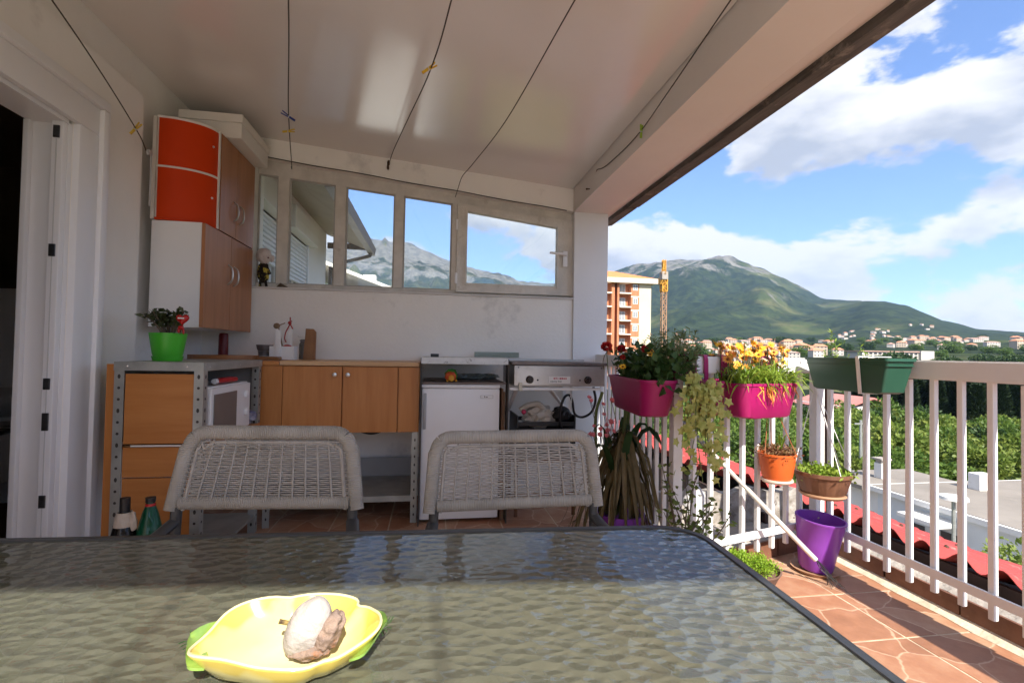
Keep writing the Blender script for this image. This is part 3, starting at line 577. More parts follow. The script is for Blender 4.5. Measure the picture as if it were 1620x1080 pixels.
jar = thing('clip_jar', 'small glass jar with wire clip lid behind the caddy', 'jar', (-.845, 3.46, 1.003))
obj('glass', MB().lathe([(.001, 0), (.038, 0), (.040, .01), (.040, .10), (.034, .115), (.033, .12), (.030, .115), (.036, .10), (.036, .012), (.001, .008)], (-.83, 3.47, 1.0035), 24), M('grey jar glass', (.30, .29, .28), .08, trans=.5, var=.1), jar, smooth=True)
obj('lid', MB().lathe([(.001, .121), (.037, .121), (.038, .128), (.030, .134), (.001, .135)], (-.83, 3.47, 1.0035), 24), M('grey jar glass', (.3, .3, .3)), jar, smooth=True)
obj('wire_clip', MB().tube(curve([(-.87, 3.43, 1.16), (-.86, 3.425, 1.15), (-.815, 3.425, 1.15), (-.80, 3.43, 1.165), (-.79, 3.44, 1.155), (-.795, 3.44, 1.12)], 5), .0018, 5), chrome, jar, smooth=True)
tb = tag(obj('chopping_block', MB().prism([(-.828, 1.0035), (-.753, 1.0035), (-.751, 1.185), (-.768, 1.205), (-.815, 1.207)], 1, 3.40, 3.418), woodmat('dark board wood', (.30, .14, .055), (.20, .085, .03), (5, 5, .7)), None), 'upright brown wooden board with cut corner leaning on the back wall', 'cutting board')
# bee plush on the window sill
pl_ = thing('plush_figure', 'small plush figure with white head and yellow spotted black body on the sill', 'plush toy', (-1.165, 3.66, 1.501))
pd = M('white plush', (.62, .55, .52), .95, bump=.8, bscale=90); pb = M('black yellow plush', (.020, .014, .010), .95, stains=((.45, .36, .06), 26, .54, .58), var=.1, bump=.6, bscale=90)
obj('head', MB().ico((-1.165, 3.655, 1.715), (.052, .04, .055), 3, nz=.15).ico((-1.115, 3.66, 1.70), (.018, .014, .026), 2), pd, pl_, smooth=True)
obj('body', MB().ico((-1.168, 3.66, 1.60), (.040, .03, .072), 3, nz=.2).tube([(-1.185, 3.66, 1.55), (-1.187, 3.66, 1.503)], .009, 8).tube([(-1.155, 3.66, 1.55), (-1.145, 3.66, 1.503)], .009, 8).tube([(-1.14, 3.65, 1.63), (-1.12, 3.645, 1.59)], .010, 8), pb, pl_, smooth=True)
obj('nose', MB().ico((-1.128, 3.625, 1.70), .006, 1), M('dark red plastic', (.1, .01, .01)), pl_)
tag(obj('dry_leaf', MB().add([(-1.08, 3.655, 1.502), (-1.05, 3.645, 1.53), (-1.0, 3.65, 1.502), (-1.04, 3.64, 1.503)], [(0, 1, 2, 3)]).add([(-1.08, 3.655, 1.503), (-1.05, 3.645, 1.531), (-1.0, 3.65, 1.503), (-1.04, 3.67, 1.504)], [(0, 1, 2, 3)]), M('brown stem', (.1, .1, .1)), None), 'curled brown leaf lying on the window sill', 'leaf')

# fridge and the shelf above it
fg = thing('fridge', 'white under-counter fridge with vertical handle and oval badge', 'fridge', (.187, 3.3, FZ))
obj('body', B(-.052, .425, 3.105, 3.62, FZ+.02, .838, bev=.008), white, fg); obj('door', B(-.053, .426, 3.055, 3.10, FZ+.02, .846, bev=.010), white, fg, smooth=True)
obj('top_panel', B(-.055, .428, 3.050, 3.62, .848, .872, bev=.006), white, fg, smooth=True)
obj('handle', B(-.040, -.024, 3.042, 3.0545, .60, .818, bev=.004), M('grey handle plastic', (.38, .38, .38), .4), fg, smooth=True)
bdg = obj('badge', B(.305, .385, 3.0505, 3.0545, .786, .806, bev=.006), M('grey badge', (.5, .49, .49), .3, metal=.4), fg); obj('badge_face', B(.309, .381, 3.0495, 3.0505, .789, .803), white, bdg); obj('badge_print', B(.328, .333, 3.0485, 3.0492, .793, .801).box(.337, .350, 3.0485, 3.0492, .793, .797), black, bdg)
ft = MB()
for x in (-.02, .39): ft.lathe([(.001, 0), (.014, 0), (.014, .022)], (x, 3.14, FZ), 12)
obj('feet', ft, black, fg)
sh = thing('fridge_shelf', 'scuffed white metal shelf spanning above the fridge', 'shelf', (.2, 3.3, 1.0))
scuff = M('scuffed white metal', (.62, .63, .62), .5, metal=.2, var=.12, vscale=14, stains=((.16, .15, .14), 16, .58, .64))
obj('shelf', B(-.058, .468, 3.003, 3.645, 1.033, 1.037).box(-.058, .468, 3.0, 3.0028, .998, 1.037), scuff, sh)
for x in (-.062, .468): obj('upright', B(x, x+.006, 3.004, 3.10, FZ, 1.032), M('dark upright', (.06, .055, .05), .6), sh)
obj('under_shelf', B(-.05, .462, 3.035, 3.62, .876, .884, bev=.001), M('grey brown board', (.22, .17, .15), .6, var=.2), sh)
tag(obj('small_black_box', B(-.005, .045, 3.05, 3.09, 1.0375, 1.058, bev=.003), black, None), 'small black plastic box on the shelf above the fridge', 'box')
tag(obj('glass_sheet', B(.31, .64, 3.60, 3.606, 1.037, 1.075), M('greenish glass edge', (.42, .50, .46), .15, trans=.6), None), 'pale greenish glass strip leaning on the wall behind the grill', 'glass')
toy = thing('toy_figure', 'small bright orange yellow and green toy on top of the fridge', 'toy', (.125, 3.10, .884))
obj('hood', MB().ico((.125, 3.11, .925), (.038, .025, .040), 3, nz=.25), M('toy green', (.05, .25, .03), .6, var=.2), toy, smooth=True)
obj('mane', MB().ico((.122, 3.095, .918), (.034, .02, .033), 3, nz=.35, nf=5), M('toy orange', (.62, .14, .02), .6, col2=(.5, .02, .02), vscale=40), toy, smooth=True)
obj('face', MB().ico((.125, 3.078, .908), (.020, .012, .022), 2), M('toy yellow', (.70, .33, .04), .6), toy, smooth=True)
obj('feet', MB().ico((.155, 3.085, .892), (.008, .012, .008), 2).ico((.10, 3.085, .892), (.008, .012, .008), 2), MATS['toy yellow'], toy, smooth=True)
sf = MB()
for k in range(4): sf.ico((.16+.08*k, 3.35+.03*k, .905), (.05+.02*(k % 2), .06, .02), 3, nz=.5, nf=3, seed=k)
tag(obj('plastic_bags', sf, M('grey plastic film', (.30, .33, .32), .35, var=.4, vscale=12), None, smooth=True), 'crumpled grey plastic bags pushed under the fridge shelf', 'bags')
for k, (x, c) in enumerate(((.440, (.20, .10, .05)), (.452, (.30, .17, .09)))): tag(obj('plank', B(x, x+.010, 3.06+.01*k, 3.42, FZ, .845-.02*k), M('plank wood %d' % k, c, .7, var=.3, grain=(6, 6, .7)), None), ('dark', 'light')[k]+' brown plank wedged upright beside the fridge', 'plank')

# electric grill plate on its bracket
gr = thing('grill_plate', 'stainless steel electric grill with two black knobs on a wall bracket', 'grill', (.78, 3.2, .85))
inox = M('stained stainless steel', (.52, .49, .47), .38, metal=.85, var=.22, vscale=5, bump=.05, bscale=12, stains=((.32, .27, .23), 6, .58, .75))
obj('housing', B(.498, 1.072, 2.952, 3.42, .872, .998, bev=.004), inox, gr)
obj('plate', B(.482, 1.085, 2.935, 3.43, 1.0, 1.018, bev=.004), M('greasy cook plate', (.20, .165, .15), .5, metal=.6, var=.4, vscale=8), gr); obj('rear_guard', B(.482, 1.085, 3.42, 3.43, 1.0185, 1.032), inox, gr)
obj('panel_frame', B(.510, 1.060, 2.9485, 2.9515, .878, .992, bev=.001), inox, gr)
for x in (.593, .960):
    k = MB().lathe([(.001, 0), (.024, 0), (.024, .006), (.017, .010), (.016, .026), (.001, .027)], n=20, tilt=Matrix.Rotation(R(90), 3, 'X'), c=(x, 2.948, .911)); k.box(x-.004, x+.004, 2.912, 2.92, .896, .926); obj('knob', k, M('knob bakelite', (.03, .02, .018), .35), gr, smooth=True)
for x in (.643, .910): obj('pilot_lamp', MB().ico((x, 2.947, .909), (.006, .004, .006), 2), black, gr)
pt = obj('name_plate', B(.712, .848, 2.9462, 2.948, .889, .932), M('name plate', (.72, .70, .67), .4, var=.05), gr)
pm = MB()      # illegible print on the plate: a row of red glyphs over a shorter grey one
for k, (w, h) in enumerate(((.008, .010), (.006, .012), (.004, .010), (.010, .010), (.009, .011), (.008, .010), (.007, .010))): pm.box(.742+k*.0125, .742+k*.0125+w, 2.9454, 2.946, .914, .914+h)
obj('red_print', pm, M('red print', (.45, .05, .07), .5), pt)
pm = MB()
for k in range(8): pm.box(.722+k*.0085+.004*(k > 4), .722+k*.0085+.006+.004*(k > 4), 2.9454, 2.946, .897-.002*(k % 3 == 1), .904+.002*(k % 2))
obj('grey_print', pm, M('grey print', (.25, .27, .25), .5), pt)
cr = MB()
for x in (.512, 1.06):
    for z in (.985,): cr.ico((x+(.012 if x < .7 else -.012), 2.947, z), (.005, .003, .005), 1)
obj('screw', cr, steel, gr)
obj('side_flap', B(.524, .548, 2.936, 2.947, .842, .892, bev=.003), M('pale clip', (.55, .52, .42), .5), gr)
br = thing('grill_bracket', 'white folding wall bracket carrying the steel grill', 'bracket', (.78, 3.3, .5))
obj('rail', B(.475, 1.05, 2.955, 2.985, .846, .861, bev=.002), railp, br); obj('rail', B(.475, 1.05, 3.38, 3.41, .846, .861, bev=.002), railp, br)
obj('strut', MB().bar((.735, 3.0, .845), (1.0, 3.60, .66), .022, .012), railp, br); obj('strut', MB().bar((.52, 3.0, .845), (.52, 3.60, .55), .022, .012), railp, br); obj('wall_strip', B(.985, 1.012, 3.618, 3.632-.001, .55, .86), railp, br)
cbl = tag(obj('power_cable', MB().tube(curve([(1.005, 2.97, .865), (1.03, 3.0, .78), (1.02, 3.05, .70), (.97, 3.08, .665), (.91, 3.05, .69), (.885, 3.02, .77), (.86, 3.0, .812), (.825, 2.99, .80), (.80, 3.0, .72), (.815, 3.05, .63), (.85, 3.12, .58)], 8), .008, 8), black, None, smooth=True), 'black power cable hanging in loops below the grill', 'cable')
tag(obj('wire_hook', MB().tube(curve([(.862, 2.985, .80), (.862, 2.98, .82), (.868, 2.98, .815), (.866, 2.98, .76), (.858, 2.98, .725), (.866, 2.98, .715), (.872, 2.98, .73)], 5), .0022, 5), white, None), 'white wire hook hanging on the bracket strut', 'hook')
ctr = thing('plastic_crate', 'black slatted plastic crate below the steel grill', 'crate', (.74, 3.25, .40))
cm = M('black plastic', (.02, .02, .02)); x0, x1, y0, y1, z0, z1 = .545, .935, 3.105, 3.40, .40, .672
for nm, q in (('end', 0), ('end', 1)):
    x = x0 if q == 0 else x1-.012; obj('end_panel', B(x, x+.012, y0, y1, z0, z1, bev=.003), cm, ctr)
for y in (y0, y1-.008):
    for zz_ in (z0, z0+.07, z0+.14): obj('slat', B(x0+.0125, x1-.0125, y, y+.008, zz_, zz_+.05, bev=.002), cm, ctr)
    obj('rim', B(x0+.0125, x1-.0125, y-.003, y+.012, z0+.205, z0+.232, bev=.003), cm, ctr)
obj('base', B(x0+.0125, x1-.0125, y0+.009, y1-.009, z0, z0+.008), cm, ctr)
for k in range(9): ctr_n = obj('rib', B(x0+.10+k*.022, x0+.108+k*.022, y0-.0045, y0-.001, z0+.145, z0+.155), M('pale print', (.4, .4, .4), .6), ctr)
stand = thing('crate_stand', 'dark low stand under the black crate', 'stand', (.74, 3.25, FZ))
obj('top', B(.53, .95, 3.1, 3.42, .375, .398), edge, stand)
for x in (.54, .92):
    for y in (3.11, 3.39): obj('leg', B(x, x+.02, y, y+.02, FZ, .3745), edge, stand)
bag = thing('cloth_bag', 'crumpled beige cloth stuffed in the top of the crate', 'cloth', (.70, 3.2, .64))
obj('cloth', MB().ico((.71, 3.19, .655), (.10, .07, .075), 4, nz=.45, nf=2.6).tube(curve([(.57, 3.14, .705), (.62, 3.13, .735), (.69, 3.14, .745), (.73, 3.15, .71)], 6), .018, 8), M('beige cloth', (.55, .49, .42), .95, var=.25, vscale=10, bump=.5, bscale=60), bag, smooth=True)
obj('knot', MB().ico((.592, 3.115, .695), .016, 2), M('pink plastic', (.55, .05, .12), .5), bag, smooth=True)
tag(obj('black_pouch', MB().ico((.86, 3.18, .67), (.065, .07, .055), 3, nz=.35, seed=3), black, None, smooth=True), 'black pouch at the cable end of the crate', 'pouch')
# bottles on a low box near the door
for k, (x, lab) in enumerate(((-1.10, 'black wine bottle with a white cloth round its neck'), (-1.015, 'green glass bottle with red neck ring'))):
    t = thing('bottle', lab+' by the storage unit', 'bottle', (x, 2.03, FZ))
    gl = M('black bottle glass', (.012, .01, .01), .12) if k == 0 else M('green bottle glass', (.01, .10, .05), .08, trans=.35)
    z0 = .515-.31; P = [(.001, 0), (.042, 0), (.045, .01), (.045, .16), (.036, .20), (.021, .245), (.0155, .26), (.0155, .30)] if k == 0 else [(.001, 0), (.042, 0), (.045, .01), (.045, .15), (.040, .19), (.026, .25), (.014, .285), (.013, .30)]
    obj('glass', MB().lathe(P, (x, 2.03, z0), 28), gl, t, smooth=True)
    obj('cap', MB().lathe([(.0165, .262 if k == 0 else .292), (.0165, .309), (.001, .311)], (x, 2.03, z0), 20), black, t, smooth=True)
    if k == 0:
        obj('neck_cloth', MB().lathe([(.034, .208), (.032, .235), (.024, .258), (.020, .257), (.028, .23)], (x, 2.03, z0), 20, cap=False).ico((x+.035, 2.02, z0+.225), (.012, .012, .035), 2, nz=.5), M('beige cloth', (.5, .5, .5)), t, smooth=True)
        obj('print', MB().box(x-.013, x-.004, 1.983, 1.9845, z0+.168, z0+.178).box(x-.002, x+.005, 1.983, 1.9845, z0+.170, z0+.181).box(x+.007, x+.012, 1.983, 1.9845, z0+.168, z0+.179), M('pale print', (.4, .4, .4)), t)
    else: obj('neck_ring', MB().lathe([(.0155, .272), (.0165, .276), (.0165, .284), (.0150, .287)], (x, 2.03, z0), 20, cap=False), redg, t, smooth=True)
lowb = thing('low_box', 'low wooden box carrying the two bottles beside the doorway', 'box', (-1.06, 2.03, FZ))
obj('box', B(-1.17, -.95, 1.95, 2.11, FZ, .2045, bev=.004), beech, lowb)
# ------------------------------------------------------------------ glass table
TZ = .74
def tableglass():
    m = bpy.data.materials.new('hammered table glass'); m.use_nodes = True; N = m.node_tree.nodes; L = m.node_tree.links; p = N['Principled BSDF']
    t = N.new('ShaderNodeTexCoord'); mp = N.new('ShaderNodeMapping'); mp.inputs['Scale'].default_value = (1, 1.45, 1); L.new(t.outputs['Object'], mp.inputs[0])
    w = N.new('ShaderNodeTexNoise'); w.inputs['Scale'].default_value = 30; w.inputs['Detail'].default_value = 2; L.new(mp.outputs[0], w.inputs['Vector'])
    va = N.new('ShaderNodeVectorMath'); va.operation = 'MULTIPLY_ADD'; L.new(w.outputs['Color'], va.inputs[0]); va.inputs[1].default_value = (.018, .016, 0); L.new(mp.outputs[0], va.inputs[2])
    v = N.new('ShaderNodeTexVoronoi'); v.feature = 'SMOOTH_F1'; v.voronoi_dimensions = '2D'; v.inputs['Scale'].default_value = 38; v.inputs['Smoothness'].default_value = .25; L.new(va.outputs[0], v.inputs['Vector'])
    b = N.new('ShaderNodeBump'); b.inputs['Strength'].default_value = .6; b.inputs['Distance'].default_value = .010; L.new(v.outputs['Distance'], b.inputs['Height'])
    o = N['Material Output']; N.remove(p); f = N.new('ShaderNodeFresnel'); f.inputs[0].default_value = 2.5
    g = N.new('ShaderNodeBsdfGlossy'); g.inputs['Roughness'].default_value = .05; L.new(b.outputs[0], g.inputs['Normal'])
    df = N.new('ShaderNodeBsdfDiffuse'); df.inputs['Color'].default_value = (.13, .135, .10, 1); b2 = N.new('ShaderNodeBump'); b2.inputs['Strength'].default_value = .6; b2.inputs['Distance'].default_value = .008; L.new(v.outputs['Distance'], b2.inputs['Height']); L.new(b2.outputs[0], df.inputs['Normal'])
    rf = N.new('ShaderNodeBsdfTransparent'); rf.inputs['Color'].default_value = (.62, .66, .60, 1)
    m1 = N.new('ShaderNodeMixShader'); m1.inputs[0].default_value = .2; L.new(df.outputs[0], m1.inputs[1]); L.new(rf.outputs[0], m1.inputs[2])
    m2 = N.new('ShaderNodeMixShader'); L.new(f.outputs[0], m2.inputs[0]); L.new(m1.outputs[0], m2.inputs[1]); b3 = N.new('ShaderNodeBump'); b3.inputs['Strength'].default_value = .045; b3.inputs['Distance'].default_value = .008; L.new(v.outputs['Distance'], b3.inputs['Height']); g2 = N.new('ShaderNodeBsdfGlossy'); g2.inputs['Roughness'].default_value = .04; L.new(b3.outputs[0], g2.inputs['Normal']); m3 = N.new('ShaderNodeMixShader'); m3.inputs[0].default_value = .45; L.new(g.outputs[0], m3.inputs[1]); L.new(g2.outputs[0], m3.inputs[2]); L.new(m3.outputs[0], m2.inputs[2]); L.new(m2.outputs[0], o.inputs['Surface']); return m
tm = M('dark grey table frame', (.035, .037, .04), .4, var=.2, vscale=20)
tab = thing('patio_table', 'long patio table with hammered glass top and dark metal rim', 'table', (-.27, .42, FZ), rz=R(-3.2))
TW, TD, CR = 1.56, 1.12, .085        # the far right corner sits at x=.51, y=.90
hx, hy = TW/2, TD/2
def rrect(hx, hy, r, n=8, bulge=.0):
    P = []
    for cx_, cy_2, a0 in ((hx-r, hy-r, 0), (-hx+r, hy-r, 90), (-hx+r, -hy+r, 180), (hx-r, -hy+r, 270)):
        for k in range(n+1): a = R(a0+90*k/n); P.append((cx_+r*math.cos(a), cy_2+r*math.sin(a)))
    return P
P = rrect(hx, hy, CR, 10)
ring = MB(); secs = [(0, 0), (.0035, .004), (.004, .010), (.0, .016), (-.012, .016), (-.020, -.004), (-.020, -.020), (0, -.022)]
n = len(P); V = []
for (o_, z) in secs:
    Q = rrect(hx+o_, hy+o_, CR+o_, 10); V += [(x, y, TZ-.008+z*.55) for x, y in Q]
k = len(secs); ring.add(V, [(i*n+j, i*n+(j+1) % n, ((i+1) % k)*n+(j+1) % n, ((i+1) % k)*n+j) for i in range(k) for j in range(n)])
obj('rim', ring, tm, tab, smooth=True, world=False).location = (0, 0, -FZ)
Q = rrect(hx-.0125, hy-.0125, CR-.0125, 10)
obj('glass_top', MB().prism(Q, 2, TZ-.007, TZ-.0015), tableglass(), tab, world=False).location = (0, 0, -FZ)
for sx in (-1, 1):
    for sy in (-1, 1):
        obj('leg', MB().tube([(sx*(hx-.09), sy*(hy-.09), TZ-.03), (sx*(hx-.10), sy*(hy-.10), .35), (sx*(hx-.07), sy*(hy-.07), FZ)], .019, 12), tm, tab, smooth=True, world=False).location = (0, 0, -FZ)
for sx in (-1, 1): obj('cross_bar', B(sx*(hx-.09)-.012, sx*(hx-.09)+.012, -hy+.09, hy-.09, TZ-.045, TZ-.026), tm, tab, world=False).location = (0, 0, -FZ)
for sy in (-1, 1): obj('cross_bar', B(-hx+.102, hx-.102, sy*(hy-.09)-.012, sy*(hy-.09)+.012, TZ-.045, TZ-.026), tm, tab, world=False).location = (0, 0, -FZ)
# the rim's far right corner
ca = math.cos(R(-3.2)); sa = math.sin(R(-3.2)); tab.location = (.512-(hx*ca-hy*sa), .905-(hx*sa+hy*ca), FZ)

# ------------------------------------------------------------------ lemon coloured leaf bowl with a stone
bowl = thing('leaf_bowl', 'yellow glazed leaf shaped bowl with green tips on the glass table', 'bowl', (-.158, .615, TZ))
def bowlmat():
    m = bpy.data.materials.new('yellow glaze'); m.use_nodes = True; N = m.node_tree.nodes; L = m.node_tree.links; p = N['Principled BSDF']
    t = N.new('ShaderNodeTexCoord'); s = N.new('ShaderNodeVectorMath'); s.operation = 'MULTIPLY'; s.inputs[1].default_value = (6.6, 10.5, 0); L.new(t.outputs['Object'], s.inputs[0])
    l = N.new('ShaderNodeVectorMath'); l.operation = 'LENGTH'; L.new(s.outputs[0], l.inputs[0]); n = N.new('ShaderNodeTexNoise'); n.inputs['Scale'].default_value = 14; L.new(t.outputs['Object'], n.inputs['Vector'])
    a = N.new('ShaderNodeMath'); a.operation = 'MULTIPLY_ADD'; L.new(n.outputs['Fac'], a.inputs[0]); a.inputs[1].default_value = .5; L.new(l.outputs['Value'], a.inputs[2])
    r_ = N.new('ShaderNodeValToRGB'); L.new(a.outputs[0], r_.inputs[0]); e = r_.color_ramp.elements; e[0].position = .45; e[0].color = (.66, .61, .42, 1); e[1].position = 1.25; e[1].color = (.64, .49, .10, 1)
    q = e.new(.95); q.color = (.66, .57, .22, 1); L.new(r_.outputs[0], p.inputs['Base Color']); p.inputs['Roughness'].default_value = .12; p.inputs['Coat Weight'].default_value = .5; return m
def brim(a):      # rim radius factors and height of the leaf outline
    x = .122*math.copysign(abs(math.cos(a))**.85, math.cos(a)); y = .076*math.copysign(abs(math.sin(a))**.9, math.sin(a))
    lob = 1+.045*math.cos(5*a+.6)-.09*math.exp(-((a-1.75)/.13)**2)-.09*math.exp(-((a-.75)/.12)**2)-.07*math.exp(-((a-5.2)/.14)**2)
    return x*lob, y*lob, .044+.006*math.cos(3*a)+.009*math.exp(-((a-1.3)/.6)**2)
mb = MB(); NA = 72; prof_in = [(0., .006), (.35, .006), (.55, .010), (.75, .35), (.9, .72), (1., 1.)]; V = []
rings = [(s, ('in', z)) for s, z in ((.05, .006), (.35, .006), (.56, .04), (.74, .22), (.88, .60), (.96, .88), (1., 1.))]+[(1.015, ('out', 1.)), (1.0, ('out', .93)), (.92, ('out', .62)), (.78, ('out', .2)), (.58, ('out', .0)), (.05, ('out', .0))]
for s, (side, z) in rings:
    for k in range(NA):
        a = 2*math.pi*k/NA; x, y, h = brim(a)
        if side == 'in': zz_ = .007+max(0, z)*(h-.007) if z > .006 else .007
        else: zz_ = z*(h-.002)
        V.append((x*s, y*s, zz_))
nr = len(rings); mb.add(V, [(i*NA+j, i*NA+(j+1) % NA, (i+1)*NA+(j+1) % NA, (i+1)*NA+j) for i in range(nr-1) for j in range(NA)]+[tuple(range(NA)), tuple((nr-1)*NA+j for j in range(NA))])
obj('dish', mb, bowlmat(), bowl, smooth=70, world=False)
rp_ = [Vector((brim(a)[0]*1.003, brim(a)[1]*1.003, brim(a)[2])) for a in np.linspace(0, 2*math.pi, 73)]; obj('rim_edge', MB().tube(rp_, .0021, 6, cap=False), M('pale glaze rim', (.70, .62, .36), .15), bowl, smooth=True, world=False)
gl = M('green glaze', (.28, .42, .09), .15, col2=(.15, .30, .05), vscale=25, coat=.5)
def leaftip(sx):
    v = MB(); V = []; n = 9
    for i in range(n+1):
        u = i/n; x = sx*(.104+.032*u); w = .058*math.sin(math.pi*(.28+.72*u))**.8*(1-.25*u)
        for j in range(7):
            t = (j/6-.5)*2; V.append((x-sx*.012*t*t*(1-u), w*t, .022+(.022 if sx > 0 else .016)*u+.006*abs(t)+.002*math.sin(u*9)))
    V2 = [(p[0], p[1], p[2]-.0035) for p in V]; o = len(V)
    F = [(i*7+j, i*7+j+1, i*7+8+j, i*7+7+j) for i in range(n) for j in range(6)]; F += [tuple(q+o for q in f) for f in F]
    E_ = [(i*7, i*7+7) for i in range(n)]+[(i*7+6, i*7+13) for i in range(n)]+[(n*7+j, n*7+j+1) for j in range(6)]+[(j, j+1) for j in range(6)]
    F += [(a, b, b+o, a+o) for a, b in E_]; return v.add(V+V2, F)
for sx in (-1, 1):
    lt = obj('leaf_tip', leaftip(sx), gl, bowl, smooth=50, world=False)
    vn = MB()
    for k in range(5):
        for s in (-1, 1): x = sx*(.116+.005*k); sl = .022 if sx > 0 else .016; zf = lambda xx, yy: .0228+sl*(abs(xx)-.104)/.04+.006*min(1, abs(yy)/.05); y1 = s*(.030-.004*k); vn.tube([(x, s*.004, zf(x, .004)), (x+sx*.004, y1*.5, zf(x+sx*.004, y1*.5)), (x+sx*.007, y1, zf(x+sx*.007, y1))], .0006, 4)
    obj('vein', vn, M('dark green glaze', (.03, .09, .02), .3), lt, world=False)
bowl.rotation_euler.z = R(-2); bowl.scale = (.74, .86, .74); bowl.location = (-.142, .565, TZ-.001)
stn = thing('stone', 'pale pinkish beach stone with brown crust lying in the yellow bowl', 'stone', (-.118, .556, TZ+.006))
stn.scale = (.82, .82, .78)
pale = M('pale stone', (.43, .40, .375), .7, col2=(.31, .275, .255), vscale=28, bump=.5, bscale=60, stains=((.15, .11, .09), 50, .66, .70)); crust = M('brown stone crust', (.30, .21, .16), .8, col2=(.16, .12, .105), vscale=35, bump=.8, bscale=70, stains=((.32, .15, .075), 30, .55, .65))
tl = Matrix.Rotation(R(-28), 3, 'Y') @ Matrix.Rotation(R(12), 3, 'X')
m1 = MB().ico((0, 0, 0), (.026, .021, .042), 4, nz=.09, nf=1.3, seed=1.3); m1.v = [tuple(Matrix.Rotation(R(22), 3, 'Y') @ Vector(p)+Vector((-.006, 0, .038))) for p in m1.v]
m2 = MB().ico((0, 0, 0), (.016, .017, .030), 4, nz=.25, nf=2.2, seed=4.1); m2.v = [tuple(Matrix.Rotation(R(26), 3, 'Y') @ Vector(p)+Vector((.020, -.004, .032))) for p in m2.v]
m3 = MB().ico((-.002, -.006, .012), (.026, .016, .010), 3, nz=.3, nf=3)
obj('stone_body', m1, pale, stn, smooth=True, world=False); obj('crust', m2, crust, stn, smooth=True, world=False); obj('crust', m3, crust, stn, smooth=True, world=False)
tw = thing('twig', 'tiny dry twig end behind the stone in the bowl', 'twig', (-.148, .572, TZ+.024)); tw.scale = (.7, .7, .7); obj('stem', MB().tube([(-.012, 0, .018), (.006, .002, .012), (.035, .0, -.01)], .0035, 8), M('twig bark', (.30, .22, .07), .8, col2=(.05, .03, .02), vscale=90), tw, world=False)

# ------------------------------------------------------------------ wicker armchairs
def wickermat(name, axis):
    m = bpy.data.materials.new(name); m.use_nodes = True; N = m.node_tree.nodes; L = m.node_tree.links; p = N['Principled BSDF']
    t = N.new('ShaderNodeTexCoord'); s = N.new('ShaderNodeTexWave'); s.wave_type = 'BANDS'; s.bands_direction = axis; s.inputs['Scale'].default_value = 62; s.inputs['Distortion'].default_value = .4; L.new(t.outputs['Object'], s.inputs['Vector'])
    n = N.new('ShaderNodeTexNoise'); n.inputs['Scale'].default_value = 18; L.new(t.outputs['Object'], n.inputs['Vector'])
    r_ = N.new('ShaderNodeValToRGB'); L.new(n.outputs['Fac'], r_.inputs[0]); e = r_.color_ramp.elements; e[0].position = .3; e[0].color = (.26, .245, .215, 1); e[1].position = .75; e[1].color = (.36, .34, .305, 1)
    L.new(r_.outputs[0], p.inputs['Base Color']); p.inputs['Roughness'].default_value = .55
    b = N.new('ShaderNodeBump'); b.inputs['Strength'].default_value = .55; b.inputs['Distance'].default_value = .003; L.new(s.outputs['Fac'], b.inputs['Height']); L.new(b.outputs[0], p.inputs['Normal']); return m
wkx, wkz = wickermat('wicker wrap across', 'X'), wickermat('wicker wrap down', 'Z')
strand = M('wicker strand', (.36, .335, .30), .55, var=.2, vscale=30); dmet = M('charcoal chair metal', (.045, .047, .05), .4, var=.2)
